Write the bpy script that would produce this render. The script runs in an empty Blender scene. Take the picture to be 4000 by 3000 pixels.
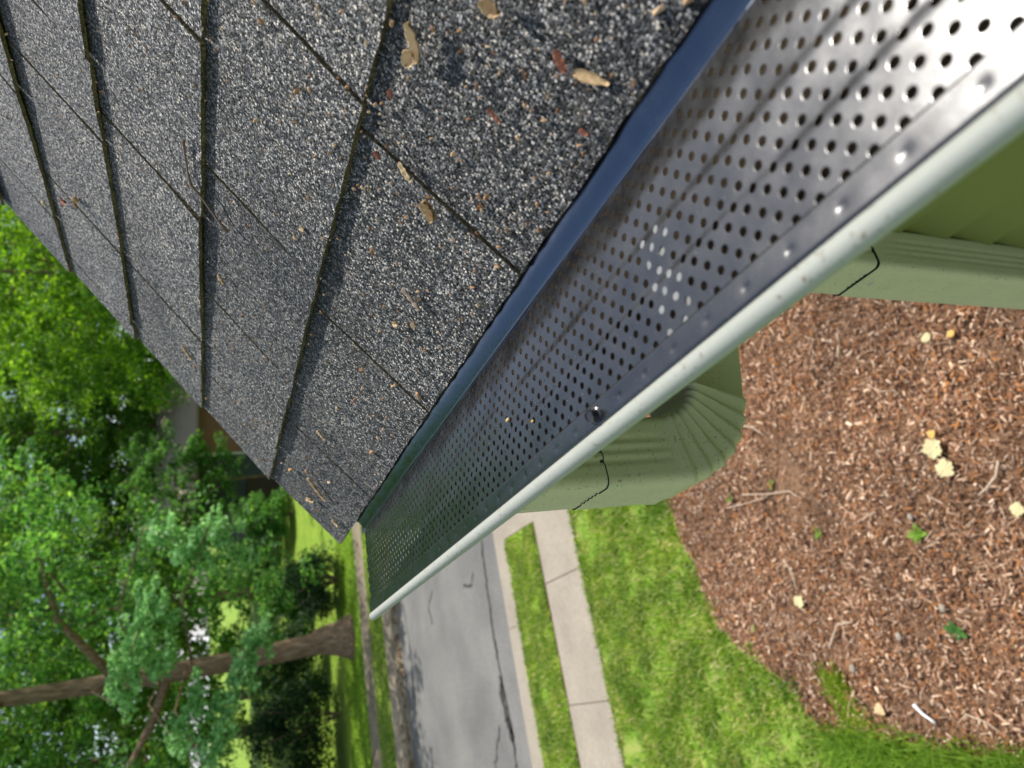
import bpy, math, random
import numpy as np
from mathutils import Vector, Matrix
random.seed(7); RNG = np.random.default_rng(11)
sc = bpy.context.scene
COL = sc.collection
R = math.radians

# ---------------------------------------------------------------- camera
# eave runs along +Y, roof rises towards +X, street lies across at +Y; the phone was held sideways (rolled 90 deg)
CAMZ = 4.8
PITCH, AZ = R(24.14), R(25.795)
fh = Vector((math.sin(AZ), math.cos(AZ), 0)); rt = Vector((math.cos(AZ), -math.sin(AZ), 0))
fw = fh*math.cos(PITCH) + Vector((0, 0, -math.sin(PITCH)))
up = fh*math.sin(PITCH) + Vector((0, 0, math.cos(PITCH)))
cam = bpy.data.cameras.new('camera'); cam.sensor_width = 36; cam.sensor_fit = 'HORIZONTAL'
cam.lens = 36*2700/4000; cam.clip_start = 0.02; cam.clip_end = 2000
co = bpy.data.objects.new('camera', cam); COL.objects.link(co)
m = Matrix.Identity(4)
for i in range(3):
    m[i][0] = -up[i]; m[i][1] = rt[i]; m[i][2] = -fw[i]
m[2][3] = CAMZ
co.matrix_world = m
cam.dof.use_dof = True; cam.dof.focus_distance = 0.58; cam.dof.aperture_fstop = 8.2
sc.camera = co
# ---------------------------------------------------------------- world, sun, exposure
SUN_EL, SUN_AZ = R(60), R(75)           # azimuth from +Y towards +X
sdir = Vector((math.cos(SUN_EL)*math.sin(SUN_AZ), math.cos(SUN_EL)*math.cos(SUN_AZ), math.sin(SUN_EL)))
w = bpy.data.worlds.new('World'); sc.world = w; w.use_nodes = True
nt = w.node_tree; nt.nodes.clear()
sky = nt.nodes.new('ShaderNodeTexSky'); sky.sky_type = 'NISHITA'; sky.sun_disc = False
sky.sun_elevation = SUN_EL; sky.sun_rotation = SUN_AZ; sky.dust_density = 1.5; sky.air_density = 1.0
bgn = nt.nodes.new('ShaderNodeBackground'); bgn.inputs[1].default_value = 0.13
won = nt.nodes.new('ShaderNodeOutputWorld')
# broken white cloud all over the sky
tcw = nt.nodes.new('ShaderNodeTexCoord'); cno = nt.nodes.new('ShaderNodeTexNoise')
cno.inputs['Scale'].default_value = 2.2; cno.inputs['Detail'].default_value = 6; cno.inputs['Roughness'].default_value = .6
crp = nt.nodes.new('ShaderNodeValToRGB'); crp.color_ramp.elements[0].position = .48; crp.color_ramp.elements[1].position = .64
cmx = nt.nodes.new('ShaderNodeMix'); cmx.data_type = 'RGBA'; cmx.inputs[7].default_value = (11.5, 11.8, 12.3, 1)
cmp = nt.nodes.new('ShaderNodeMapping'); cmp.inputs['Location'].default_value = (9, 2, 4)
nt.links.new(tcw.outputs['Generated'], cmp.inputs[0]); nt.links.new(cmp.outputs[0], cno.inputs['Vector']); nt.links.new(cno.outputs['Fac'], crp.inputs[0])
nt.links.new(crp.outputs[0], cmx.inputs[0]); nt.links.new(sky.outputs[0], cmx.inputs[6])
nt.links.new(cmx.outputs[2], bgn.inputs[0]); nt.links.new(bgn.outputs[0], won.inputs[0])
sl = bpy.data.lights.new('sun', 'SUN'); sl.energy = 4.6; sl.angle = R(.53); sl.color = (1, .955, .88)
so = bpy.data.objects.new('sun', sl); COL.objects.link(so)
so.rotation_euler = sdir.to_track_quat('Z', 'Y').to_euler(); so.location = (20, 10, 40)
sc.view_settings.view_transform = 'Standard'; sc.view_settings.look = 'None'
sc.view_settings.exposure = 0.42; sc.view_settings.gamma = 1
sc.render.engine = 'CYCLES'
sc.cycles.use_denoising = True
sc.cycles.max_bounces = 8; sc.cycles.diffuse_bounces = 4; sc.cycles.glossy_bounces = 4
sc.cycles.transmission_bounces = 4; sc.cycles.transparent_max_bounces = 8
sc.cycles.caustics_reflective = False; sc.cycles.caustics_refractive = False
sc.cycles.sample_clamp_indirect = 8

# ---------------------------------------------------------------- helpers
def raydir(x, y):
    """direction of a photo pixel (4000 x 3000)"""
    return rt*(1500-y) + up*(2000-x) + fw*2700
def at_z(x, y, z):
    d = raydir(x, y); return Vector((0, 0, CAMZ)) + d*((z-CAMZ)/d.z)

def mat(name, base, rough=.6, metallic=0, spec=.5):
    mt = bpy.data.materials.new(name); mt.use_nodes = True
    b = mt.node_tree.nodes['Principled BSDF']
    b.inputs['Base Color'].default_value = (*base, 1); b.inputs['Roughness'].default_value = rough
    b.inputs['Metallic'].default_value = metallic; b.inputs['Specular IOR Level'].default_value = spec
    return mt
class NG:
    """small node-graph helper"""
    def __init__(s, mt):
        s.t = mt.node_tree; s.b = s.t.nodes['Principled BSDF']; s.out = s.t.nodes['Material Output']
    def n(s, typ, **kw):
        nd = s.t.nodes.new(typ)
        for k, v in kw.items():
            if hasattr(nd, k): setattr(nd, k, v)
            else: nd.inputs[k.replace('_', ' ')].default_value = v
        return nd
    def l(s, a, b): s.t.links.new(a, b)
    def coord(s, kind='Object'): return s.n('ShaderNodeTexCoord').outputs[kind]
    def pos(s): return s.n('ShaderNodeNewGeometry').outputs['Position']
    def noise(s, vec, scale, detail=4, rough=.55):
        nd = s.n('ShaderNodeTexNoise'); nd.inputs['Scale'].default_value = scale
        nd.inputs['Detail'].default_value = detail; nd.inputs['Roughness'].default_value = rough
        s.l(vec, nd.inputs['Vector']); return nd.outputs['Fac']
    def ramp(s, fac, stops):
        nd = s.n('ShaderNodeValToRGB'); cr = nd.color_ramp
        while len(cr.elements) < len(stops): cr.elements.new(.5)
        for e, (p, c) in zip(cr.elements, stops):
            e.position = p; e.color = (*c, 1) if len(c) == 3 else c
        s.l(fac, nd.inputs[0]); return nd.outputs[0]
    def mix(s, fac, a, b, blend='MIX'):
        nd = s.n('ShaderNodeMix'); nd.data_type = 'RGBA'; nd.blend_type = blend
        for v, i in ((fac, 0), (a, 6), (b, 7)):
            if hasattr(v, 'links') or hasattr(v, 'is_linked'): s.l(v, nd.inputs[i])
            elif i == 0: nd.inputs[0].default_value = v
            else: nd.inputs[i].default_value = (*v, 1)
        return nd.outputs[2]
    def bump(s, h, strength, dist=.01, normal=None):
        nd = s.n('ShaderNodeBump'); nd.inputs['Strength'].default_value = strength; nd.inputs['Distance'].default_value = dist
        s.l(h, nd.inputs['Height'])
        if normal is not None: s.l(normal, nd.inputs['Normal'])
        return nd.outputs[0]
    def math(s, op, a, b=0.):
        nd = s.n('ShaderNodeMath'); nd.operation = op
        for v, i in ((a, 0), (b, 1)):
            if hasattr(v, 'is_linked'): s.l(v, nd.inputs[i])
            else: nd.inputs[i].default_value = v
        return nd.outputs[0]

def link(me, name, parent=None, mats=()):
    o = bpy.data.objects.new(name, me); COL.objects.link(o)
    for mt in mats:
        if mt is not None and mt.name not in [x.name for x in me.materials if x]: me.materials.append(mt)
    if parent: o.parent = parent
    return o
def mesh(name, v, f, mt, parent=None, smooth=False, mi=None):
    me = bpy.data.meshes.new(name); me.from_pydata([tuple(p) for p in v], [], [tuple(q) for q in f]); me.update()
    o = link(me, name, parent, mt if isinstance(mt, (list, tuple)) else (mt,))
    if smooth: me.polygons.foreach_set('use_smooth', [True]*len(me.polygons))
    if mi is not None: me.polygons.foreach_set('material_index', mi)
    return o
def mesh_np(name, v, f, mt, parent=None, smooth=False):
    """v (N,3), f (M,k) numpy"""
    me = bpy.data.meshes.new(name); k = f.shape[1]
    me.vertices.add(len(v)); me.vertices.foreach_set('co', v.astype(np.float32).ravel())
    me.loops.add(f.size); me.loops.foreach_set('vertex_index', f.astype(np.int32).ravel())
    me.polygons.add(len(f)); me.polygons.foreach_set('loop_start', np.arange(len(f), dtype=np.int32)*k)
    me.polygons.foreach_set('loop_total', np.full(len(f), k, dtype=np.int32))
    if smooth: me.polygons.foreach_set('use_smooth', np.ones(len(f), dtype=bool))
    me.update(calc_edges=True)
    return link(me, name, parent, (mt,))
def tag(o, label=None, cat=None, group=None, kind=None):
    for k, v in (('label', label), ('category', cat), ('group', group), ('kind', kind)):
        if v: o[k] = v
    return o
def empty(name, loc=(0, 0, 0), rz=0):
    o = bpy.data.objects.new(name, None); COL.objects.link(o); o.location = loc; o.rotation_euler = (0, 0, rz); return o
def boxgeo(x0, x1, y0, y1, z0, z1):
    v = [(x0,y0,z0),(x1,y0,z0),(x1,y1,z0),(x0,y1,z0),(x0,y0,z1),(x1,y0,z1),(x1,y1,z1),(x0,y1,z1)]
    return v, [(0,3,2,1),(4,5,6,7),(0,1,5,4),(1,2,6,5),(2,3,7,6),(3,0,4,7)]
def box(name, x0, x1, y0, y1, z0, z1, mt, parent=None, bevel=0):
    o = mesh(name, *boxgeo(x0, x1, y0, y1, z0, z1), mt, parent)
    if bevel:
        b = o.modifiers.new('b', 'BEVEL'); b.width = bevel; b.segments = 2
    return o
def tube_geo(pts, rad, k=8, caps=True):
    pts = [Vector(p) for p in pts]; n = len(pts); v = []; f = []
    rad = rad if isinstance(rad, (list, tuple)) else [rad]*n
    u = None
    for i, p in enumerate(pts):
        t = (pts[min(i+1, n-1)] - pts[max(i-1, 0)]).normalized()
        if u is None: u = t.orthogonal().normalized()
        u = (u - t*u.dot(t)).normalized(); b = t.cross(u)
        for j in range(k):
            a = 2*math.pi*j/k; v.append(p + (u*math.cos(a) + b*math.sin(a))*rad[i])
    for i in range(n-1):
        for j in range(k):
            f.append((i*k+j, i*k+(j+1) % k, (i+1)*k+(j+1) % k, (i+1)*k+j))
    if caps: f.append(tuple(range(k-1, -1, -1))); f.append(tuple((n-1)*k+j for j in range(k)))
    return v, f
def extrude_y(name, prof, y0, y1, mt, parent=None, closed=False, smooth=True, ny=1, caps=False, angle=40):
    """sweep an (x, z) profile along Y"""
    n = len(prof); v = []; f = []
    for j in range(ny+1):
        y = y0 + (y1-y0)*j/ny
        v += [(x, y, z) for x, z in prof]
    for j in range(ny):
        for i in range(n if closed else n-1):
            a = j*n+i; b = j*n+(i+1) % n
            f.append((a, b, b+n, a+n))
    if caps: f += [tuple(range(n)), tuple(range((ny+1)*n-1, ny*n-1, -1))]
    o = mesh(name, v, f, mt, parent, smooth)
    if smooth: o.data.set_sharp_from_angle(angle=R(angle))
    return o

# ---------------------------------------------------------------- materials
def m_shingle():
    mt = mat('asphalt shingle granules', (.06, .062, .066), .8); g = NG(mt)
    co_ = g.pos()
    vo = g.n('ShaderNodeTexVoronoi'); vo.inputs['Scale'].default_value = 600; g.l(co_, vo.inputs['Vector'])
    ve = g.n('ShaderNodeTexVoronoi', feature='DISTANCE_TO_EDGE'); ve.inputs['Scale'].default_value = 600; g.l(co_, ve.inputs['Vector'])
    sep = g.n('ShaderNodeSeparateColor'); g.l(vo.outputs['Color'], sep.inputs[0])
    gran = g.ramp(sep.outputs[0], [(0, (.006, .007, .008)), (.38, (.030, .033, .037)), (.66, (.11, .117, .125)), (.86, (.31, .315, .32)), (1, (.52, .48, .40))])
    patch = g.noise(co_, 9, 5)
    gran = g.mix(1, gran, g.ramp(patch, [(.3, (.62, .63, .65)), (.7, (1.38, 1.34, 1.28))]), 'MULTIPLY')
    dust = g.math('MULTIPLY', g.ramp(g.noise(co_, 120, 4, .7), [(.52, (0,)*3), (.68, (1,)*3)]), g.ramp(g.noise(co_, 14, 3), [(.4, (0,)*3), (.65, (.55,)*3)]))
    gran = g.mix(dust, gran, (.22, .18, .125))
    oi = g.n('ShaderNodeObjectInfo'); gran = g.mix(1, gran, g.ramp(oi.outputs['Random'], [(0, (.80, .80, .82)), (1, (1.22, 1.21, 1.18))]), 'MULTIPLY')
    edge = g.ramp(ve.outputs['Distance'], [(0, (0,)*3), (.10, (1,)*3)])
    col = g.mix(edge, (.008, .008, .008), gran)
    g.l(col, g.b.inputs['Base Color'])
    # every granule has its own facet
    geo = g.n('ShaderNodeNewGeometry')
    sub = g.n('ShaderNodeVectorMath', operation='SUBTRACT'); g.l(vo.outputs['Color'], sub.inputs[0]); sub.inputs[1].default_value = (.5, .5, .5)
    scl = g.n('ShaderNodeVectorMath', operation='SCALE'); g.l(sub.outputs[0], scl.inputs[0]); scl.inputs['Scale'].default_value = 1.7
    add = g.n('ShaderNodeVectorMath', operation='ADD'); g.l(geo.outputs['Normal'], add.inputs[0]); g.l(scl.outputs[0], add.inputs[1])
    nrm = g.n('ShaderNodeVectorMath', operation='NORMALIZE'); g.l(add.outputs[0], nrm.inputs[0])
    h = g.ramp(ve.outputs['Distance'], [(0, (0,)*3), (.22, (1,)*3)])
    g.l(g.bump(h, .9, .0008, nrm.outputs[0]), g.b.inputs['Normal'])
    g.b.inputs['Roughness'].default_value = .58; g.b.inputs['Specular IOR Level'].default_value = .35
    return mt
def m_butt():
    mt = mat('shingle cut edge', (.06, .045, .025), .95, spec=.1); g = NG(mt)
    n = g.noise(g.pos(), 420, 4, .7)
    g.l(g.ramp(n, [(.35, (.04, .034, .024)), (.52, (.14, .11, .06)), (.72, (.30, .245, .15))]), g.b.inputs['Base Color'])
    g.l(g.bump(n, 1, .002), g.b.inputs['Normal']); return mt
def m_black_metal():
    """dark mill-finish metal: a clear, slightly blue mirror of its surroundings"""
    mt = mat('dark coated metal', (.105, .106, .107), .24, metallic=1); g = NG(mt)
    p = g.pos(); n1 = g.noise(p, 14, 3); n2 = g.noise(p, 900, 3); n3 = g.noise(p, 60, 4, .65)
    g.l(g.ramp(n3, [(.35, (.22,)*3), (.7, (.31,)*3)]), g.b.inputs['Roughness'])
    b1 = g.bump(n1, .07, .01); g.l(g.bump(n2, .03, .0004, b1), g.b.inputs['Normal'])
    grit = g.ramp(g.noise(p, 520, 2, .8), [(.72, (0,)*3), (.77, (1,)*3)])
    smear = g.ramp(g.noise(p, 35, 5, .7), [(.55, (0,)*3), (.75, (.35,)*3)])
    g.l(g.mix(smear, (.105, .106, .107), (.10, .095, .09)), g.b.inputs['Base Color'])
    df = g.n('ShaderNodeBsdfDiffuse'); df.inputs['Color'].default_value = (.22, .19, .15, 1)
    mx = g.n('ShaderNodeMixShader'); g.l(grit, mx.inputs[0]); g.l(g.b.outputs[0], mx.inputs[1]); g.l(df.outputs[0], mx.inputs[2]); g.l(mx.outputs[0], g.out.inputs['Surface'])
    return mt
def m_strip():
    mt = mat('smooth dark flange', (.15, .172, .21), .2, metallic=1); g = NG(mt)
    n = g.noise(g.pos(), 22, 3); g.l(g.bump(n, .10, .006), g.b.inputs['Normal'])
    g.l(g.ramp(g.noise(g.pos(), 45, 4, .65), [(.35, (.16,)*3), (.7, (.30,)*3)]), g.b.inputs['Roughness']); return mt
def m_green(name, base=(.46, .54, .43), dirt=True, rough=.52):
    mt = mat(name, base, rough, spec=.45); g = NG(mt); p = g.pos()
    c = g.mix(g.noise(p, 6, 3), tuple(x*.93 for x in base), tuple(min(1, x*1.05) for x in base))
    if dirt:
        a = g.ramp(g.noise(p, 260, 5, .75), [(.58, (0,)*3), (.65, (1,)*3)])
        b = g.ramp(g.noise(p, 16, 3), [(.38, (0,)*3), (.54, (1,)*3)])
        c = g.mix(g.math('MULTIPLY', a, b), c, (.13, .09, .05))
        stn = g.ramp(g.noise(p, 22, 6, .7), [(.45, (0,)*3), (.75, (.32,)*3)]); c = g.mix(stn, c, tuple(x*.72 for x in base))
        sp = g.ramp(g.noise(p, 700, 2, .8), [(.72, (0,)*3), (.76, (.8,)*3)])
        c = g.mix(sp, c, (.1, .09, .07))
    g.l(c, g.b.inputs['Base Color']); g.l(g.bump(g.noise(p, 30, 3), .1, .004), g.b.inputs['Normal']); return mt
def m_island(name, stops, rough=.8, trans=0, spec=.2, vary=None):
    """a colour per leaf / chip / blade"""
    mt = mat(name, stops[0][1], rough, spec=spec); g = NG(mt)
    geo = g.n('ShaderNodeNewGeometry')
    c = g.ramp(geo.outputs['Random Per Island'], stops)
    if vary:
        sc_, lo, hi = vary
        c = g.mix(1, c, g.ramp(g.noise(geo.outputs['Position'], sc_, 3), [(.35, lo), (.68, hi)]), 'MULTIPLY')
    g.l(c, g.b.inputs['Base Color'])
    if trans:
        tr = g.n('ShaderNodeBsdfTranslucent'); hs = g.n('ShaderNodeHueSaturation'); hs.inputs['Hue'].default_value = .485
        hs.inputs['Saturation'].default_value = 1.1; hs.inputs['Value'].default_value = 2.1
        g.l(c, hs.inputs['Color']); g.l(hs.outputs[0], tr.inputs['Color'])
        mx = g.n('ShaderNodeMixShader'); mx.inputs[0].default_value = trans
        g.l(g.b.outputs[0], mx.inputs[1]); g.l(tr.outputs[0], mx.inputs[2]); g.l(mx.outputs[0], g.out.inputs['Surface'])
    return mt
def m_ground(name, stops, scale, rough=.95, bump=.4, dist=.02, second=None):
    mt = mat(name, stops[0][1], rough, spec=.2); g = NG(mt); p = g.pos()
    n = g.noise(p, scale, 8, .65); c = g.ramp(n, stops)
    if second: c = g.mix(1, c, g.ramp(g.noise(p, second[0], 4), [(.3, second[1]), (.7, second[2])]), 'MULTIPLY')
    g.l(c, g.b.inputs['Base Color']); g.l(g.bump(n, bump, dist), g.b.inputs['Normal']); return mt
def m_bark():
    mt = mat('furrowed bark', (.1, .075, .055), .95, spec=.1); g = NG(mt)
    mp = g.n('ShaderNodeMapping'); mp.inputs['Scale'].default_value = (9, 9, 1.3); g.l(g.coord(), mp.inputs[0])
    n = g.noise(mp.outputs[0], 1.6, 6, .65)
    g.l(g.ramp(n, [(.3, (.08, .052, .034)), (.55, (.25, .17, .115)), (.75, (.38, .28, .20))]), g.b.inputs['Base Color'])
    g.l(g.bump(n, 1, .06), g.b.inputs['Normal']); return mt

M = dict(
 shingle=m_shingle(), butt=m_butt(), black=m_black_metal(), strip=m_strip(),
 lip=m_green('sage gutter paint', (.285, .30, .262), True, .66), pipe=m_green('sage downspout paint', (.45, .425, .315), True, .5),
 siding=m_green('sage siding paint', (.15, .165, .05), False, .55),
 joint=mat('dark pipe joint', (.02, .025, .022), .8), screw=mat('black screw', (.01, .01, .011), .16, spec=.8),
 dirt=m_ground('gutter sediment', [(.3, (.10, .075, .045)), (.7, (.30, .235, .15))], 60, .95, .6, .01),
 inside=mat('dirty aluminium inside', (.60, .50, .36), .6),
 wood=mat('roof deck wood', (.2, .15, .1), .9),
 bark=m_bark(),
 leafA=m_island('oak leaf', [(0, (.028, .095, .022)), (.5, (.065, .185, .04)), (.85, (.115, .26, .055)), (1, (.19, .34, .08))], .55, .42, .25, (.45, (.6, .65, .6), (1.5, 1.45, 1.3))),  # broad noise paints sunlit and dark clumps into the leaf colour
 leafB=m_island('maple leaf', [(0, (.05, .13, .016)), (.5, (.105, .235, .028)), (1, (.20, .34, .05))], .55, .48, .25, (.45, (.6, .65, .6), (1.4, 1.35, 1.3))),  # sunlit and dark clumps painted in here too
 leafC=m_island('distant leaf', [(0, (.032, .095, .02)), (.6, (.075, .18, .032)), (1, (.16, .28, .05))], .6, .4, .2, (.3, (.5, .55, .5), (1.7, 1.6, 1.4))),  # strongest painted contrast of sunlit and dark clumps
 leafP=m_island('pale oak leaf', [(0, (.11, .26, .085)), (.6, (.19, .39, .14)), (1, (.30, .52, .21))], .5, .35, .3),
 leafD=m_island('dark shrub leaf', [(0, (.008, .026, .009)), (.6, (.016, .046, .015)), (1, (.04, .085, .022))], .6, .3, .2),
 grass=m_island('grass blade', [(0, (.07, .145, .015)), (.35, (.15, .265, .028)), (.68, (.25, .37, .06)), (.86, (.40, .41, .14)), (1, (.58, .50, .30))], .7, .35, .2, (2.2, (.62, .72, .62), (1.35, 1.25, 1.25))),
 grassdark=m_island('coarse grass blade', [(0, (.08, .17, .016)), (.6, (.16, .29, .03)), (1, (.28, .40, .06))], .7, .35, .2),
 grasslime=m_island('lime ground cover leaf', [(0, (.13, .22, .015)), (1, (.24, .33, .03))], .7, .35, .2),
 chip=m_island('bark mulch chip', [(0, (.055, .031, .021)), (.2, (.13, .07, .043)), (.42, (.22, .115, .068)), (.58, (.34, .15, .05)), (.72, (.30, .195, .14)), (.87, (.46, .33, .24)), (.96, (.64, .49, .36)), (1, (.78, .64, .5))], .85, 0, .15, (1.1, (.72, .70, .70), (1.3, 1.2, 1.1))),
 litter=m_island('dry plant litter', [(0, (.20, .09, .04)), (.5, (.36, .21, .11)), (.8, (.46, .30, .18)), (1, (.62, .46, .3))], .85, 0, .15),
 curblitter=m_island('brown leaf litter', [(0, (.06, .035, .018)), (.5, (.16, .09, .04)), (1, (.30, .19, .10))], .9, 0, .1),
 soil=m_ground('mulch soil', [(.3, (.08, .048, .032)), (.55, (.19, .115, .07)), (.75, (.33, .22, .14))], 30, .95, .8, .03, (1.5, (.8,)*3, (1.25, 1.15, 1.05))),
 lawn=m_ground('lawn base', [(.3, (.10, .19, .018)), (.52, (.18, .29, .03)), (.66, (.27, .32, .07)), (.8, (.40, .34, .19))], 6, .95, .8, .03, (.8, (.8, .85, .8), (1.2, 1.12, 1))),
 dryturf=m_ground('thin dry turf', [(.3, (.07, .14, .016)), (.5, (.15, .25, .03)), (.62, (.25, .27, .08)), (.78, (.42, .34, .21))], 5, .95, .8, .03, (1.4, (.8, .85, .8), (1.15, 1.1, 1.05))),
 concrete=m_ground('pale concrete', [(.3, (.235, .205, .165)), (.7, (.315, .28, .23))], 22, .9, .25, .004, (1.3, (.86, .85, .84), (1.08, 1.07, 1.05))),
 concrete2=m_ground('stained concrete', [(.3, (.17, .14, .10)), (.7, (.29, .245, .185))], 9, .9, .25, .004, (.9, (.8, .78, .74), (1.1,)*3)),
 asphalt=m_ground('worn asphalt', [(.3, (.10, .098, .096)), (.7, (.19, .187, .18))], 45, .9, .5, .006, (.6, (.78, .78, .79), (1.2, 1.18, 1.14))),
 tar=mat('crack sealant', (.028, .027, .027), .6), edgesoil=mat('dark turf edge soil', (.07, .042, .022), .95),
 brick=m_ground('red brick wall', [(.35, (.34, .16, .11)), (.7, (.46, .24, .17))], 18), bluewall=mat('grey blue siding', (.085, .105, .115), .7),
 white=mat('white trim', (.78, .78, .76), .6), farroof=m_ground('pinkish shingle roof', [(.3, (.3, .24, .2)), (.7, (.42, .34, .29))], 9),
 door=mat('brown porch wood', (.055, .035, .022), .7), glass=mat('window glass', (.02, .025, .03), .08, spec=.8),
 paleleaf=m_island('pale yellow leaf', [(0, (.50, .46, .25)), (1, (.62, .58, .36))], .7, .25, .2), yellowleaf=mat('yellow leaf', (.55, .33, .08), .7), tanleaf=mat('tan leaf', (.5, .36, .2), .75),
 samara=m_ground('papery seed wing', [(.3, (.34, .21, .10)), (.7, (.56, .40, .22))], 300, .7, .4, .001),
 redbit=mat('red bud scale', (.27, .09, .045), .6), twig=mat('grey brown twig', (.13, .085, .06), .85), palewood=m_ground('pale bare stick', [(.3, (.38, .28, .2)), (.7, (.55, .44, .33))], 60),
)
wm = mat('water film', (.22, .22, .21), .06, spec=1.0); wm.node_tree.nodes['Principled BSDF'].inputs['Transmission Weight'].default_value = .15
M['water'] = wm

# ---------------------------------------------------------------- ground, road, pavements (the setting)
prof = [(-400, 0), (-60, 0), (-10, 0), (11.10, 0), (11.16, -.17), (20.86, -.17), (20.92, 0), (26, .0), (40, .15), (70, .5), (500, 1.0)]
xs = [-400, -80, -20, -8, 0, 8, 20, 80, 400]
v = [(x, y, z) for y, z in prof for x in xs]; nx = len(xs)
f = [(j*nx+i, j*nx+i+1, (j+1)*nx+i+1, (j+1)*nx+i) for j in range(len(prof)-1) for i in range(nx-1)]
tag(mesh('ground', v, f, M['lawn']), kind='structure', label='grassy ground of the yards on both sides of the street')
RX = 300
road = tag(mesh('road', [(-RX, 11.8, -.12), (RX, 11.8, -.12), (RX, 19.6, -.12), (-RX, 19.6, -.12)], [(0, 1, 2, 3)], M['asphalt']), kind='structure', label='grey worn asphalt street')
def kerb(name, ys, label, mt):
    n = len(ys); xx = [-RX, -12, -8.6, -5.5, -2.2, .95, 4.1, 7.2, 10.4, 13.6, RX]
    root = tag(mesh(name, [(x, y, z-.012) for x in (-RX, RX) for y, z in ys], [(i, i+1, n+i+1, n+i) for i in range(n-1)], mt), kind='structure', label=label)
    for a, b in zip(xx[:-1], xx[1:]):
        v = [(x, y, z) for x in (a+.006, b-.006) for y, z in ys]
        mesh('kerb_section', v, [(i, i+1, n+i+1, n+i) for i in range(n-1)], mt, root)
kerb('kerb', [(11.08, .0), (11.09, .012), (11.17, .012), (11.24, -.03), (11.32, -.09), (11.86, -.112)], 'pale concrete kerb and gutter along the near side of the street', M['concrete'])
kerb('kerb', [(20.94, 0), (20.93, .012), (20.82, .012), (20.76, -.03), (20.66, -.09), (19.52, -.112)], 'stained concrete kerb and gutter along the far side of the street', M['concrete2'])
def slabs(name, y0, y1, joints, z, label, mt, x0=-RX, x1=RX):
    root = tag(mesh(name, [(x0, y0, z-.02), (x1, y0, z-.02), (x1, y1, z-.02), (x0, y1, z-.02)], [(0, 1, 2, 3)], M['edgesoil']), kind='structure', label=label)
    js = [x0] + joints + [x1]
    for a, b in zip(js[:-1], js[1:]):
        o = box('slab', a+.005, b-.005, y0, y1, z-.06, z+random.uniform(-.003, .003), mt, root, .006)
    return root
slabs('sidewalk', 8.60, 9.80, [-.36+1.71*i for i in range(-7, 9)], .025, 'pale concrete sidewalk beside the mulch bed lawn', M['concrete'])
slabs('sidewalk', 22.72, 24.1, [.55+1.6*i for i in range(-9, 14)], .025, 'beige concrete sidewalk on the far side of the street', M['concrete2'])
v = [(2.33, 9.805, .02), (6.5, 9.805, .02), (7.0, 11.1, .016), (2.36, 11.1, .016), (2.33, 9.805, -.05), (6.5, 9.805, -.05), (7.0, 11.1, -.05), (2.36, 11.1, -.05)]
tag(mesh('driveway', v, [(0, 1, 2, 3), (0, 4, 5, 1), (1, 5, 6, 2), (3, 7, 4, 0)], M['concrete']), kind='structure', label='concrete driveway apron between sidewalk and kerb')
# dark soil line where the verge turf meets the sidewalk
mesh_e = tag(mesh('turf_edge', [(-20, 9.795, .010), (2.32, 9.795, .010), (2.32, 9.86, .010), (-20, 9.86, .010)], [(0, 1, 2, 3)], M['edgesoil']), kind='structure', label='dark soil edge between sidewalk and verge grass')
# crack sealant lines on the road
def tarline(pts, wd):
    P = []
    for i in range(len(pts)-1):
        for t in np.linspace(0, 1, 9)[:-1]: P.append(tuple(np.array(pts[i])*(1-t)+np.array(pts[i+1])*t))
    P.append(pts[-1]); v = []; f = []
    for i, (x, y) in enumerate(P):
        q = P[min(i+1, len(P)-1)]; p = P[max(i-1, 0)]; dx, dy = q[0]-p[0], q[1]-p[1]; L = math.hypot(dx, dy) or 1
        wv = wd*random.uniform(.55, 1.4); jx, jy = random.gauss(0, .022), random.gauss(0, .022)
        v += [(x+jx-dy/L*wv, y+jy+dx/L*wv, -.116), (x+jx+dy/L*wv, y+jy-dx/L*wv, -.116)]
        if i: f.append((2*i-2, 2*i-1, 2*i+1, 2*i))
    mesh('crack_sealant', v, f, M['tar'], road)
k_ = 4.92/4.8
tarline([(x*k_, y*k_) for x, y in [(2.6, 12.2), (2.07, 12.28), (1.45, 12.3), (.72, 12.35), (.14, 12.28), (-.67, 12.19), (-1.21, 12.29), (-3, 12.3), (-6, 12.2)]], .045)
tarline([(.25, 12.62), (-.1, 12.72), (-.5, 12.66), (-.75, 12.5)], .09)
for pts in ([(2.4, 16.1), (2.1, 16.6), (1.7, 16.4)], [(2.2, 13.2), (2.0, 13.5), (2.1, 13.9)], [(2.6, 18.9), (1.2, 18.6), (0, 18.9), (-3, 18.8)], [(-.6, 13.1), (-1.2, 13.6), (-2.2, 13.4)]):
    tarline(pts, .03)

tag(mesh('lawn', [(-14, -6, .004), (14, -6, .004), (14, 8.6, .004), (-14, 8.6, .004)], [(0, 1, 2, 3)], M['dryturf']), kind='structure', label='thin turf of the front yard beside the mulch bed')
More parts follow.
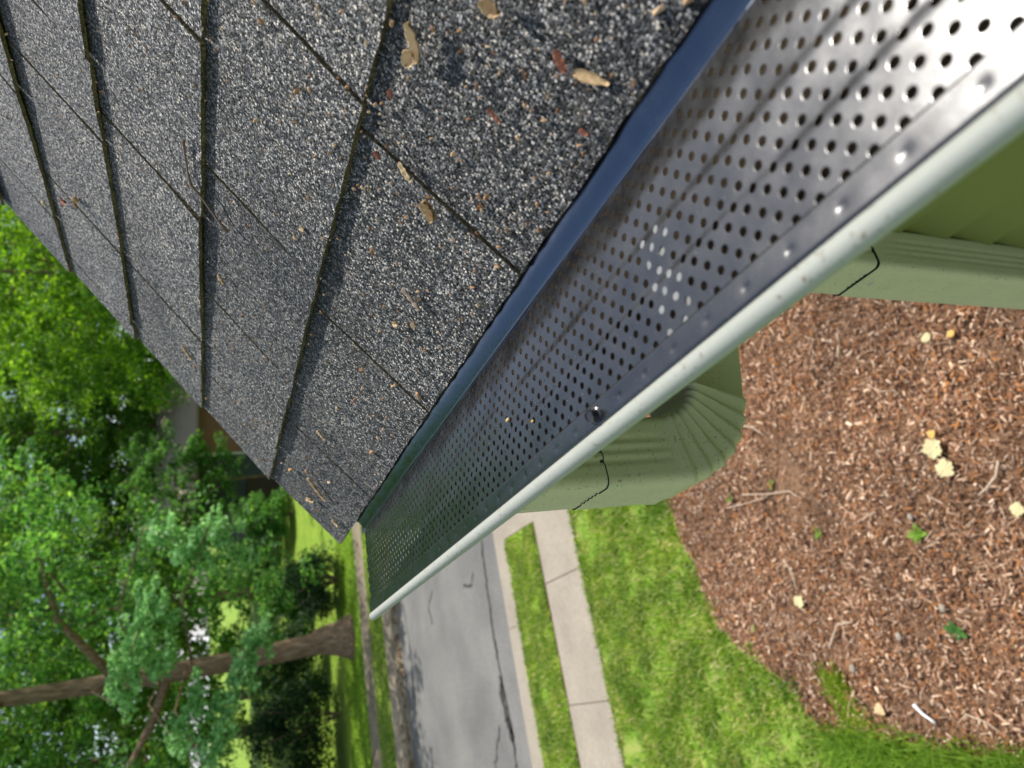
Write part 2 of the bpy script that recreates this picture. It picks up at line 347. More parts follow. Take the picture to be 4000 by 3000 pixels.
# mulch bed
edge = [(9, 6.9), (6, 6.75), (3.2, 6.5), (1.7, 6.36), (1.28, 6.28), (.8, 6.17), (.43, 6.12), (.0, 5.9), (-.26, 5.5), (-.51, 5.27), (-.79, 5.1), (-.93, 4.55), (-1.04, 3.83), (-1.06, 3.2), (-1.0, 2), (-.95, -6)]
poly = edge + [(.5, -6), (.5, .62), (9, .62)]
tag(mesh('mulch_bed', [(x, y, .012) for x, y in poly], [tuple(range(len(poly)))], M['soil']), kind='structure', label='brown mulch bed soil round the house corner')
ep = np.array(edge)[::-1]
def in_bed(x, y):
    """boolean arrays: inside the bed"""
    inside = np.zeros(len(x), bool); P = np.array(poly); n = len(P); j = n-1
    for i in range(n):
        c = ((P[i, 1] > y) != (P[j, 1] > y)) & (x < (P[j, 0]-P[i, 0])*(y-P[i, 1])/(P[j, 1]-P[i, 1]+1e-12)+P[i, 0])
        inside ^= c; j = i
    return inside
def chips(name, px, py, pz, lx, wx, tx, mt, tilt=.35):
    """flat splinters, one box each"""
    n = len(px); a = RNG.uniform(0, 2*np.pi, n); t1 = RNG.normal(0, tilt, n); t2 = RNG.normal(0, tilt, n)
    base = np.array([(-1,-1,-1),(1,-1,-1),(1,1,-1),(-1,1,-1),(-.8,-.75,1),(.85,-.8,1),(.75,.8,1),(-.9,.7,1)], float)*.5
    L = base[None]*np.stack([lx, wx, tx], 1)[:, None, :]
    L[:, :, 2] += (L[:, :, 0]*t1[:, None] + L[:, :, 1]*t2[:, None])
    c, s = np.cos(a)[:, None], np.sin(a)[:, None]
    V = np.stack([L[..., 0]*c - L[..., 1]*s + px[:, None], L[..., 0]*s + L[..., 1]*c + py[:, None], L[..., 2] + pz[:, None]], 2)
    F = np.array([(4,5,6,7),(0,1,5,4),(1,2,6,5),(2,3,7,6),(3,0,4,7)])
    return mesh_np(name, V.reshape(-1, 3), (F[None] + 8*np.arange(n)[:, None, None]).reshape(-1, 4), mt)
n = 130000
px, py = RNG.uniform(-1.2, 5.5, n), RNG.uniform(.7, 6.9, n); px[113000:] = RNG.uniform(5.5, 9, 17000)
hole = np.exp(-(((px-1.28)/.42)**2+((py-4.55)/.35)**2))            # a thin, scraped patch
ok = in_bed(px, py) & (RNG.random(n) > hole*.9) & (RNG.random(n) < np.where(px > 4, .6, 1))
px, py = px[ok], py[ok]; n = len(px)
big = RNG.random(n)**3
mz = lambda x, y: .016*(np.sin(x*6.3+y*2.1)*np.sin(y*7.7-x*1.3)+.7*np.sin(x*13.1-y*9.7)*np.sin(y*11.9)) + .022
sh_ = RNG.random(n) < .09
big = np.where(sh_, 1.0+RNG.random(n)*1.1, big)
tag(chips('mulch_chips', px, py, mz(px, py) + RNG.uniform(0, .03, n), .010+.052*big, np.where(sh_, .004, .0045+.0095*RNG.random(n)*(.5+big)), .003+.006*RNG.random(n), M['chip'], .45),
    'brown and tan shredded bark mulch covering the bed', 'mulch', kind='stuff')
n = 700; px = RNG.uniform(-9, 8, n); py = 19.62 + np.abs(RNG.normal(0, .42, n)); ok = py < 20.6; px, py = px[ok], py[ok]; n = len(px)
tag(chips('kerb_litter', px, py, np.full(n, -.098), RNG.uniform(.05, .16, n), RNG.uniform(.03, .09, n), np.full(n, .012), M['curblitter']), 'brown leaf litter washed along the far kerb', 'leaf litter', kind='stuff')

# grass blades
def blades(name, px, py, h, wd, mt, label, z=0., parent=None):
    n = len(px); a = RNG.uniform(0, 2*np.pi, n); lean = RNG.normal(0, .55, (n, 2))
    h = h*RNG.uniform(.55, 1.25, n); wd = wd*RNG.uniform(.7, 1.3, n)
    B = np.stack([px, py, np.full(n, z)], 1); D = np.stack([np.cos(a)*wd, np.sin(a)*wd, np.zeros(n)], 1)
    mid = B + np.stack([lean[:, 0]*h*.3, lean[:, 1]*h*.3, h*.6], 1); T = B + np.stack([lean[:, 0]*h, lean[:, 1]*h, h*.95], 1)
    V = np.stack([B-D, B+D, mid+D*.8, mid-D*.8, T], 1)
    F = np.concatenate([(np.array([(0, 1, 2), (0, 2, 3), (3, 2, 4)])[None] + 5*np.arange(n)[:, None, None]).reshape(-1, 3)])
    o = mesh_np(name, V.reshape(-1, 3), F, mt, parent)
    if label: tag(o, label, 'grass', kind='stuff')
    return o
def patchy(px, py, seed=0):
    """clumpy density"""
    s = np.sin(px*5.1+seed)*np.sin(py*4.3+1.7*seed) + .6*np.sin(px*11+py*7+seed) + .5*np.sin(px*2.3-py*9)
    return s > RNG.uniform(-2.0, 1.3, len(px))
n = 130000; px, py = RNG.uniform(-3.5, 6.5, n), RNG.uniform(3.0, 8.62, n)
px[:70000] = RNG.uniform(-1.8, 2.8, 70000); py[:70000] = RNG.uniform(5.0, 8.62, 70000)
dry = np.sin(px*2.1+.6)*np.sin(py*2.7+1.1)+.7*np.sin(px*4.7-py*3.1)+.4*np.sin(px*9+py*8)
ok = (~in_bed(px-(dl := np.abs(RNG.normal(0, .05, len(px)))+.05*np.sin(px*9+py*7))*.7, py+dl)) & patchy(px, py) & (RNG.random(len(px)) > np.clip(1.1*(dry-.75), 0, .85)); px, py = px[ok], py[ok]
blades('lawn_grass', px, py, .07, .0065, M['grass'], 'patchy green lawn grass between mulch bed and sidewalk')
n = 60000; px, py = RNG.uniform(-5, 2.31, n), RNG.uniform(9.86, 11.09, n); ok = patchy(px, py, 2)
blades('verge_grass', px[ok], py[ok], .06, .0065, M['grass'], 'bright verge grass between sidewalk and near kerb')
n = 26000; px, py = RNG.uniform(-9, 9, n), RNG.uniform(20.95, 22.7, n)
blades('verge_grass', px, py, .07, .009, M['grass'], 'strip of verge grass beyond the far kerb')
n = 26000; px, py = RNG.uniform(-9, 9, n), RNG.uniform(24.1, 27.5, n)
blades('lawn_grass', px, py, .07, .010, M['grassdark'], 'shaded lawn grass round the foot of the large tree')
n = 6500; a = RNG.uniform(0, 1, n)
px = np.interp(a, [0, .5, 1], [-.93, -1.06, -1.14]) + .05*np.sin(a*40) + RNG.normal(0, .075, n); py = np.interp(a, [0, .5, 1], [4.95, 4.2, 3.3]) + RNG.normal(0, .10, n)
blades('coarse_grass', px, py, .17, .006, M['grassdark'], 'taller dark grass tufts along the mulch edge nearest the house')
p0 = at_z(3270, 2720, 0)
n = 3800; lt = RNG.uniform(0, 1, n); pA, pB = at_z(3245, 2640, 0), at_z(3400, 2880, 0)
blades('lime_ground_cover', pA.x+(pB.x-pA.x)*lt+RNG.normal(0, .05, n), pA.y+(pB.y-pA.y)*lt+RNG.normal(0, .06, n), .06, .010, M['grasslime'], 'lime green ground cover patch at the mulch edge')

# ---------------------------------------------------------------- the near house
ang1, ang0 = math.atan(.8), math.atan(.9)
O0 = (.2287, CAMZ-.1792); E1 = .137
O1 = (O0[0]+E1*math.cos(ang0), O0[1]+E1*math.sin(ang0))
def roofpt(course, y, s, n):
    """point s metres up slope from that course's butt line, n above the mean shingle plane"""
    if course == 0: (ox, oz), a = O0, ang0
    else: a = ang1; d = .141*(course-1); ox, oz = O1[0]+d*math.cos(a), O1[1]+d*math.sin(a)
    return (ox + s*math.cos(a) - n*math.sin(a), y, oz + s*math.sin(a) + n*math.cos(a))
RAKE = .993
house = tag(empty('house', (.53, -2.5, 0)), 'nearest house with dark grey shingle roof and sage siding', 'house')
def hp(o):      # parent to the house Empty keeping world coordinates
    o.parent = house; o.matrix_parent_inverse = Matrix.Translation((-.53, 2.5, 0)); return o
EY0 = -7.0; NC = 26
a0 = roofpt(0, 0, .012, -.009); a1 = roofpt(1, 0, -.004, -.013); a2 = roofpt(NC+1, 0, 0, -.013); TH = .02
v = []
for y in (EY0, RAKE-.012):
    for (x, _, z) in (a0, a1, a2): v += [(x, y, z)]
    for (x, _, z) in (a2, a1, a0): v += [(x+.012, y, z-TH)]
f = [(i, i+1, 6+i+1, 6+i) for i in range(5)] + [(5, 0, 6, 11), tuple(range(5, -1, -1)), tuple(range(6, 12))]
roof = hp(mesh('roof', v, f, M['wood']))
ridge = a2
# the far slope of the roof
v = [(ridge[0], EY0, ridge[2]), (ridge[0], RAKE, ridge[2]), (2*ridge[0]-.23, RAKE, O0[1]), (2*ridge[0]-.23, EY0, O0[1])]
v += [(x, y, z-.03) for x, y, z in v]
hp(mesh('back_roof', v, [(0, 1, 2, 3), (7, 6, 5, 4), (0, 4, 5, 1), (2, 6, 7, 3)], M['shingle']))

def tab(course, y0, y1, parent, lift, sk=(0., 0.), exp=.141, rough=True):
    """one shingle tab: curved top sheet, ragged butt edge, real thickness"""
    ny, ns = (20, 12) if rough else (6, 3); th = .0042; over = .03
    v = []; f = []; mi = []
    la, lb, lc = lift
    for i in range(ny+1):
        t = i/ny; y = y0 + (y1-y0)*t
        lf = max(0, la*(1-t)**2 + lb*t**2 + lc*math.sin(math.pi*t))
        rag = (random.uniform(-.0009, .0009) if rough else 0)
        for j in range(ns+1):
            s = (exp+over)*(j/ns)**1.35
            nn = -.0045*min(1, s/exp) + lf*math.exp(-(s/.045)**1.3)
            ed = 0
            if i in (0, ny): ed = random.uniform(-.0005, .0005)
            yy = y + ed + (sk[0]*(1-t)+sk[1]*t)*s
            v.append(roofpt(course, yy, s + (rag if j == 0 else 0), nn))
    n1 = len(v)
    for i in range(ny+1):               # underside of the butt and side edges
        t = i/ny; y = y0+(y1-y0)*t
        lf = max(0, la*(1-t)**2 + lb*t**2 + lc*math.sin(math.pi*t))
        for j in range(ns+1):
            s = (exp+over)*(j/ns)**1.35
            nn = -.0045*min(1, s/exp) - th + lf*math.exp(-(s/.045)**1.3)
            v.append(roofpt(course, y+(sk[0]*(1-t)+sk[1]*t)*s, s + (random.uniform(-.0008, .0012) if j == 0 and rough else 0), nn))
    q = ns+1
    for i in range(ny):
        for j in range(ns):
            f.append((i*q+j, i*q+j+1, (i+1)*q+j+1, (i+1)*q+j)); mi.append(0)
            f.append((n1+i*q+j, n1+(i+1)*q+j, n1+(i+1)*q+j+1, n1+i*q+j+1)); mi.append(1)
        f.append((i*q, (i+1)*q, n1+(i+1)*q, n1+i*q)); mi.append(1)
        f.append((i*q+ns, n1+i*q+ns, n1+(i+1)*q+ns, (i+1)*q+ns)); mi.append(1)
    for j in range(ns):
        f.append((j, n1+j, n1+j+1, j+1)); mi.append(1)
        b = ny*q; f.append((b+j, b+j+1, n1+b+j+1, n1+b+j)); mi.append(1)
    # faces were wound for +X slope: flip so the top looks up
    f = [tuple(reversed(p)) for p in f]
    o = mesh('shingle', v, f, [M['shingle'], M['butt']], parent, False, mi)
    me = o.data
    me.polygons.foreach_set('use_smooth', [m_ == 0 for m_ in mi]); me.set_sharp_from_angle(angle=R(50))
    return o
SL = {0: [.3185, .530, .779], 1: [.299, .492, .686, .874], 2: [.563, .796], 3: [.501, .598, .783, .952], 4: [.659, .869], 5: [.58, .77], 6: [.50, .69, .9], 7: [.6, .8]}
gap = .0019
for c_ in range(8):
    ys = sorted(SL[c_]); y = ys[0]
    while y > -.75: y -= random.choice((.195, .205, .215)); ys.insert(0, y)
    ys = ys + [RAKE + (.004 if c_ == 0 else random.uniform(-.003, .003))]
    sks = [.02*(c_ == 0)+random.uniform(-.01, .01) for _ in ys]; sks[-1] = 0
    for i_, (a, b) in enumerate(zip(ys[:-1], ys[1:])):
        lift = (random.choice((.0, .001, .0035)), random.choice((0, .001, .003)), random.choice((0, .0006, .0018)))
        if c_ == 0: lift = (0, 0, 0)
        tab(c_, a+gap, b-(gap if b < RAKE-.02 else 0), roof, lift, (sks[i_], sks[i_+1]), E1 if c_ == 0 else .141)
# everything farther up or back: one joined mesh of plain tabs
V = []; F = []
def plain(c_, y0, y1):
    n = len(V)
    for y in (y0, y1):
        for s, nn in ((0, -.0042), (0, 0), (.171, -.0052), (.171, -.009)): V.append(roofpt(c_, y, s, nn))
    for q in ((0, 1, 5, 4), (1, 2, 6, 5), (0, 3, 2, 1), (4, 5, 6, 7)): F.append(tuple(q_+n for q_ in q))
for c_ in range(NC):
    y = -.95 if c_ < 8 else RAKE - random.uniform(0, .2)
    if c_ >= 8: plain(c_, y+.002, RAKE)
    while y > EY0+.2:
        wd = random.choice((.195, .205, .215)); plain(c_, y-wd+.003, y-.001); y -= wd
sh = mesh('shingle_field', V, F, M['shingle'], roof); sh['kind'] = 'stuff'
# walls
WX, CY = .53, .66; WZ = CAMZ-.31
XW2 = 2*ridge[0]-.23-.30
nb = 42; eh = WZ/nb
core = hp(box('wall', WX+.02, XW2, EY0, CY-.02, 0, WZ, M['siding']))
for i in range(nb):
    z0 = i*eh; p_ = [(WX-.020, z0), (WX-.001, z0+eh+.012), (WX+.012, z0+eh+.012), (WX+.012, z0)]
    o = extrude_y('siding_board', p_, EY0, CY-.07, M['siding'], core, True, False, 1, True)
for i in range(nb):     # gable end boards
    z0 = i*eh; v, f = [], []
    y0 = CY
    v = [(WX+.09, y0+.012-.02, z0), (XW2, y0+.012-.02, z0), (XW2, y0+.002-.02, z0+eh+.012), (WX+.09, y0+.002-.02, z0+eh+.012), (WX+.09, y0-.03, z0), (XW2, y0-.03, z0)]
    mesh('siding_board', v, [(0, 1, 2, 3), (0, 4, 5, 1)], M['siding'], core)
hp(mesh('corner_board', *[g for g in boxgeo(WX-.018, WX+.085, CY-.068, CY+.002, 0, WZ)], M['siding']))
hp(box('soffit', .2275, WX+.05, EY0, RAKE-.05, WZ, WZ+.015, M['siding']))
hp(box('fascia', .2275, .2475, EY0, RAKE-.05, WZ+.016, CAMZ-.200, M['lip']))
# gable triangle and rake board
tri = [(WX, WZ+.02), (XW2, WZ+.02), (ridge[0], ridge[2]-.06)]
v = [(x, y, z) for y in (CY-.05, CY-.01) for x, z in tri]
hp(mesh('gable_wall', v, [(2, 1, 0), (3, 4, 5), (0, 1, 4, 3), (1, 2, 5, 4), (2, 0, 3, 5)], M['siding']))
rb = [(.25, CAMZ-.195), (.25, CAMZ-.30), (ridge[0], ridge[2]-.20), (ridge[0], ridge[2]-.045)]
v = [(x, y, z) for y in (RAKE-.05, RAKE-.028) for x, z in rb]
hp(mesh('rake_board', v, [(0, 1, 2, 3), (7, 6, 5, 4), (0, 4, 5, 1), (1, 5, 6, 2), (2, 6, 7, 3), (3, 7, 4, 0)], M['lip']))

# ---------------------------------------------------------------- gutter
GY0, GY1 = -6.5, .893
Z = lambda z: CAMZ + z
gut = tag(empty('rain_gutter', (.17, .893, CAMZ-.28)), 'sage green eave gutter with pale rounded front lip', 'gutter')
def under(o, root):
    o.parent = root; o.matrix_parent_inverse = root.matrix_world.inverted() if False else Matrix.Translation(-Vector(root.location)); return o
lipc, lr = (.1122, -.1942), .0052
prof = [(.1165, -.2005)]
for a in range(20, 245, 15): prof.append((lipc[0]+lr*math.cos(R(a)), lipc[1]+lr*math.sin(R(a))))
prof += [(.1142, -.208), (.1185, -.216), (.1230, -.224), (.1285, -.234), (.1345, -.244), (.1405, -.254), (.1465, -.264), (.1515, -.272), (.1540, -.281),
         (.2265, -.281), (.2265, -.195), (.2255, -.195), (.2255, -.280), (.1552, -.280), (.1527, -.2715), (.1477, -.2635), (.1417, -.2535), (.1357, -.2435), (.1297, -.2335), (.1242, -.2235), (.1197, -.2155), (.1155, -.206)]
prof = [(x, Z(z)) for x, z in prof]
tr = under(extrude_y('trough', prof, GY0, GY1, [M['lip'], M['inside']], None, True, True, 60, False, 50), gut)
npf = len(prof); outer = 27
tr.data.polygons.foreach_set('material_index', [1 if (i % npf) >= 26 else 0 for i in range(len(tr.data.polygons))])
ec = [(x, z) for x, z in prof[4:26]]
v = [(x, y, z) for y in (GY1-.001, GY1+.002) for x, z in ec]; k = len(ec)
under(mesh('end_cap', v, [tuple(range(k)), tuple(range(2*k-1, k-1, -1))] + [(i, k+i, k+(i+1) % k, (i+1) % k) for i in range(k)], M['lip']), gut)
v, f = [], []
nyy = 200
for j in range(nyy+1):
    y = -1.6 + (GY1-.004+1.6)*j/nyy
    for i in range(9):
        x = .155 + .070*i/8; v.append((x, y, Z(-.272 + .006*random.random() + .004*math.sin(y*9+i))))
f = [(j*9+i, j*9+i+1, (j+1)*9+i+1, (j+1)*9+i) for j in range(nyy) for i in range(8)]
under(mesh('sediment', v, f, M['dirt'], None, True), gut)

# ---------------------------------------------------------------- perforated guard
cols = [.2155, .2096, .2035, .1976, .1908, .1843, .1784, .1728, .1664, .1600, .1542, .1487, .1425, .1364, .1302]
# cross profile (x, z): bend at the back, tipped-in back band, two raised steps, folded hem in front
def gz(x, y):
    """height of the guard sheet: two soft steps, back band tipped in towards the roof"""
    z = -.1900 - .00085*(np.tanh((x-.1545)/.0024)+1)/2 - .00085*(np.tanh((x-.1788)/.0024)+1)/2
    z = z + .00085*np.clip((x-.1300)/.0242, 0, 1) + .00085*np.clip((x-.1560)/.0242, 0, 1)*.8
    z = z - .130*.0010*np.log1p(np.exp(np.clip((x-.1992)/.0010, -30, 30)))
    return Z(z) + .00022*np.sin(y*31 + x*60)*np.sin(x*70+y*11) + .00010*np.sin(y*83+x*200)
PIT = .0114; HR = .00205; SEC = 1.2198
def guard_section(first=False):
    """one 4 ft length of guard from y = -SEC to 0 local (holes are real)"""
    V = []; F = []; MI = []; nseg = 16
    bounds = [.2206] + [(cols[i]+cols[i+1])/2 for i in range(14)] + [.1285-.0008]
    nrow = int(SEC/PIT)
    y_end = .890
    for ci, cx in enumerate(cols):
        xa, xb = bounds[ci+1], bounds[ci]
        # stagger follows the photograph: column 0 hole at y = .1261, next one half a pitch on
        ph = (.1261 - (ci % 2)*PIT/2)
        r0 = math.floor((y_end - ph)/PIT - .55)
        for r_ in range(nrow-1):
            yc = ph + (r0-r_)*PIT; ya, yb = yc-PIT/2, yc+PIT/2
            ang = [math.pi/4 + 2*math.pi*k/nseg for k in range(nseg)]
            outer_ = []
            for a in ang:
                c, s = math.cos(a), math.sin(a); mx = max(abs(c), abs(s)); c /= mx; s /= mx
                outer_.append((cx + (c*(xb-cx) if c > 0 else -c*(xa-cx)), yc + s*PIT/2))
            n0 = len(V)
            for (x, y) in outer_: V.append((x, y, gz(x, y)))
            for rr, dz in ((HR+.00040, .0), (HR+.00018, .0), (HR, -.00003), (HR-.00002, -.00055)):
                for a in ang:
                    x, y = cx+rr*math.cos(a), yc+rr*math.sin(a); V.append((x, y, gz(x, y)+dz))
            for ring in range(4):
                for k in range(nseg):
                    k2 = (k+1) % nseg; b = n0+ring*nseg
                    F.append((b+k, b+k2, b+nseg+k2, b+nseg+k)); MI.append(1 if ring == 3 else 0)
    return V, F, MI
gd = tag(empty('gutter_guard', (.17, .890, CAMZ-.19)), 'black perforated metal gutter guard with one hex screw, nearest the gutter end', 'gutter guard', 'black gutter guard sections')
V, F, MI = guard_section()
M['cut'] = mat('dark punched edge', (.025, .024, .023), .7, spec=.2)
panel = under(mesh('perforated_panel', V, F, [M['black'], M['cut']], None, True, MI), gd); panel.data.set_sharp_from_angle(angle=R(38))
ymax = .890; ymin = ymax-SEC
# plain ends, back bend and flange under the shingles
th = .0008
zb_ = gz(.2206, 0)-CAMZ
bend = [(.2206, zb_), (.2217, zb_), (.2222, zb_+.0003), (.2226, zb_+.0008), (.2232, -.19075)]
fl = bend + [(.2330, -.1832), (.2330+.045*math.cos(R(38.5)), -.1832+.045*math.sin(R(38.5)))]
v = []; f = []; nyy = 120
for j in range(nyy+1):
    y = ymin + SEC*j/nyy
    for x, z in fl: v.append((x, y, Z(z) + .0003*math.sin(y*17)*math.sin(y*5+1)))
    for x, z in reversed(fl): v.append((x+.0004, y, Z(z)-th))
n_ = 2*len(fl)
for j in range(nyy):
    for i in range(n_): f.append((j*n_+i, (j+1)*n_+i, (j+1)*n_+(i+1) % n_, j*n_+(i+1) % n_))
under(mesh('back_flange', v, f, M['strip'], None, True), gd).data.set_sharp_from_angle(angle=R(40))
# folded front hem with punched dimples
hem = [(.1295, -.1908), (.1294, -.1898), (.1289, -.1893), (.1279, -.1892)] + [(.1270-.0010*i, -.18925-.00003*i) for i in range(11)] + [(.1163, -.1898), (.1159, -.1905), (.1157, -.1916), (.1157, -.1955)]
v = []; f = []; nyy = int(SEC/.0016); n_ = len(hem)
hy = np.linspace(ymin, ymax, nyy+1)
d0 = .0709
for y in hy:
    k = round((y-d0)/.02436); dy = y-(d0+k*.02436)
    if k == 9 : dy = 1
    for x, z in hem:
        dx = x-.1222; r2 = dx*dx+dy*dy
        dz = -.0009*math.exp(-r2/(.0008**2)) - .00014*math.exp(-r2/(.0028**2)) + .00022*math.sin(y*40+1)*math.exp(-((x-.1215)/.006)**2)
        v.append((x, y, Z(z+dz)))
for j in range(nyy):
    for i in range(n_-1): f.append((j*n_+i, j*n_+i+1, (j+1)*n_+i+1, (j+1)*n_+i))
under(mesh('front_hem', v, f, M['black'], None, True), gd).data.set_sharp_from_angle(angle=R(50))
# end tab turned up at the gutter end
v, f = boxgeo(.1205, .2180, .8893, .8901, Z(-.1985), Z(-.1925)); under(mesh('end_tab', v, f, M['black']), gd)
# hex washer screw
def lathe(prof, k, c, tilt=None):
    v = []; f = []
    for r, z in prof:
        for j in range(k):
            a = 2*math.pi*j/k; v.append((r*math.cos(a), r*math.sin(a), z))
    for i in range(len(prof)-1):
        for j in range(k): f.append((i*k+j, i*k+(j+1) % k, (i+1)*k+(j+1) % k, (i+1)*k+j))
    f.append(tuple((len(prof)-1)*k+j for j in range(k)))
    if tilt: v = [tilt @ Vector(p) for p in v]
    return [Vector(p)+Vector(c) for p in v], f
sx = (.1221, .2905, Z(-.1896)); tl = Matrix.Rotation(R(8), 3, 'X') @ Matrix.Rotation(R(-9), 3, 'Y')
scr = under(mesh('screw', *lathe([(.0052, -.0006), (.0053, .0006), (.0046, .0012), (.0038, .0014)], 28, sx, tl), M['screw'], None, True), gd); scr.data.set_sharp_from_angle(angle=R(30))
hx = mesh('screw_head', *lathe([(.0036, .0012), (.0036, .0050), (.0032, .0056), (.0026, .0056), (.0024, .0051)], 6, sx, tl), M['screw'], scr)
# water films caught in some of the holes
def nearest_hole(xp, yp):
    d = raydir(xp, yp); p = d*(-.19/d.z); ci = int(np.argmin([abs(p.x-c) for c in cols]))
    ph = (.1261 - (ci % 2)*PIT/2); return cols[ci], ph + round((p.y-ph)/PIT)*PIT
V = []; F = []
for (a, b) in [(573, 1055), (657, 1083), (600, 1143), (615, 1068), (730, 1195), (660, 1330), (718, 1277), (632, 1240), (690, 1180), (758, 1375), (697, 1427), (770, 1297), (648, 1160), (628, 995), (672, 1255), (668, 1005)]:
    hx_, hy_ = nearest_hole(2000+a/1.106, b/1.106); n0 = len(V); tx, ty = random.gauss(0, .10), random.gauss(0, .10)
    V.append((hx_, hy_, gz(hx_, hy_)-.00055))
    for k in range(16):
        c, s = math.cos(2*math.pi*k/16)*HR*.995, math.sin(2*math.pi*k/16)*HR*.995
        V.append((hx_+c, hy_+s, gz(hx_, hy_)-.00035+c*tx+s*ty))
    F += [(n0, n0+1+k, n0+1+(k+1) % 16) for k in range(16)]
wf = under(mesh('water_film', V, F, M['water'], None, True), gd); wf['kind'] = 'stuff'
V = []; F = []
M['drop'] = mat('water drop', (1, 1, 1), .02, spec=.6); M['drop'].node_tree.nodes['Principled BSDF'].inputs['Transmission Weight'].default_value = 1; M['drop'].node_tree.nodes['Principled BSDF'].inputs['IOR'].default_value = 1.33
for k in range(120):
    dx_, dy_ = random.gauss(.146, .012), random.gauss(.36, .075); r_ = random.uniform(.00025, .0008)
    if not .13 < dx_ < .2: continue
    ci = int(np.argmin([abs(dx_-c) for c in cols])); ph = (.1261 - (ci % 2)*PIT/2)
    if math.hypot(dx_-cols[ci], (dy_-ph+PIT/2) % PIT - PIT/2) < HR+.0007: continue
    vv, ff = lathe([(r_*math.cos(a_), r_*.6*math.sin(a_)) for a_ in (0, .5, 1.0, 1.4)], 8, (dx_, dy_, gz(dx_, dy_))); n0 = len(V); V += vv; F += [tuple(i+n0 for i in q) for q in ff]
wd_ = under(mesh('water_drops', V, F, M['drop'], None, True), gd); wd_['kind'] = 'stuff'
for (xp, yp, r_, mt_, l) in ((1990, 1640, .0022, 'samara', 'small oval seed husk lying on the gutter guard'), (2088, 1645, .0013, 'yellowleaf', 'tiny orange crumb on the gutter guard by the screw')):
    d = raydir(xp, yp); p = d*(-.190/d.z); vv, ff = lathe([(r_*math.sin(math.pi*i/6)+1e-5, -r_*.55*math.cos(math.pi*i/6)) for i in range(7)], 9, (0, 0, 0))
    o = mesh('seed_husk', [(q.x*.6, q.y*1.3, q.z) for q in vv], ff, M[mt_], None, True); o.location = (p.x, p.y, gz(p.x, p.y)+r_*.45); tag(o, l, 'seed husk')
# the next section of guard, behind the camera
gd2 = gd.copy(); COL.objects.link(gd2); gd2.location = (gd.location.x, gd.location.y-SEC-.004, gd.location.z)
gd2['label'] = 'black perforated metal gutter guard, next section nearer the viewer'
for ch in list(gd.children):
    if ch.name.split('.')[0] in ('perforated_panel', 'back_flange', 'front_hem'):
        c2 = ch.copy(); COL.objects.link(c2); c2.parent = gd2; c2.matrix_parent_inverse = ch.matrix_parent_inverse.copy()

# ---------------------------------------------------------------- downspout
ds = tag(empty('downspout', (.484, .58, 0)), 'sage green downspout with pleated elbow under the gutter', 'downspout')
PY0, PY1, PD = .540, .623, .070
def ring(c, tdir, dep, grow=0., groove=True, y0=PY0, y1=PY1):
    """rectangular pipe section with rounded corners and ribbed faces; c is its centre in (x, z), tdir the path direction"""
    tx, tz = tdir; nx_, nz_ = -tz, tx            # normal within the XZ plane (for downward path: +X side)
    hw = (y1-y0)/2+grow; hd = dep/2+grow; yc = (y0+y1)/2; pts = []
    def side(a, b, nrm, cnt, ribs):
        for i in range(cnt):
            t = i/cnt; p = (a[0]*(1-t)+b[0]*t, a[1]*(1-t)+b[1]*t)
            d = 0
            if ribs and groove and .2 < t < .8: d = -.0016*(.5-.5*math.cos((t-.2)/.6*2*math.pi*ribs))
            pts.append((p[0]+nrm[0]*d, p[1]+nrm[1]*d))
    r = .009
    def corner(cx, cy, a0_):
        for k in range(4):
            a = a0_+math.pi/2*k/4; pts.append((cx+r*math.cos(a), cy+r*math.sin(a)))
    side((hd, -hw+r), (hd, hw-r), (1, 0), 30, 5); corner(hd-r, hw-r, 0)
    side((hd-r, hw), (-hd+r, hw), (0, 1), 24, 3); corner(-hd+r, hw-r, math.pi/2)
    side((-hd, hw-r), (-hd, -hw+r), (-1, 0), 30, 5); corner(-hd+r, -hw+r, math.pi)
    side((-hd+r, -hw), (hd-r, -hw), (0, -1), 24, 3); corner(hd-r, -hw+r, 1.5*math.pi)
    return [(c[0]+nx_*p, yc+q, Z(c[1]+nz_*p)) for p, q in pts]
def sweep(name, rings, mt, parent):
    k = len(rings[0]); v = [p for r_ in rings for p in r_]
    f = [(i*k+j, (i+1)*k+j, (i+1)*k+(j+1) % k, i*k+(j+1) % k) for i in range(len(rings)-1) for j in range(k)]
    o = under(mesh(name, v, f, mt, None, True), parent); o.data.set_sharp_from_angle(angle=R(55)); return o
def elbow_path(c, rad, a0_, a1_, n):
    out = []
    for i in range(n+1):
        a = a0_+(a1_-a0_)*i/n
        out.append(((c[0]+rad*math.cos(a), c[1]+rad*math.sin(a)), (-math.sin(a)*(1 if a1_ > a0_ else -1), math.cos(a)*(1 if a1_ > a0_ else -1))))
    return out
xo = .19
sweep('outlet_pipe', [ring((xo, z), (0, -1), PD) for z in (-.279, -.30, -.3485)], M['pipe'], ds)
sweep('joint_gap', [ring((xo, z), (0, -1), PD, -.0012, False) for z in (-.345, -.352)], M['joint'], ds)
def pleat(path, dep, n_pl, g0=0.):
    rs = []
    N = len(path)-1
    for i, (c, t) in enumerate(path):
        ph = (i/N*n_pl) % 1.0
        rs.append(ring(c, t, dep, g0 + .0030*(ph**1.4) if 0 < i < N else g0, False))
    return rs
TURN = R(74); RC = .088
c1 = (xo+RC, -.430)
p1 = [((xo, z), (0, -1)) for z in (-.349, -.38, -.41)]
arc1 = elbow_path(c1, RC, math.pi, math.pi+TURN, 42)
rs = [ring(c, t, PD, .0012, True) for i, (c, t) in enumerate(p1)] + pleat(arc1, PD, 7, .0012)
e1, t1 = arc1[-1]
xw = .483
# straight run to the second elbow
c2x = xw-RC
L = (c2x + RC*math.cos(math.pi/2-TURN) * 0 - e1[0])
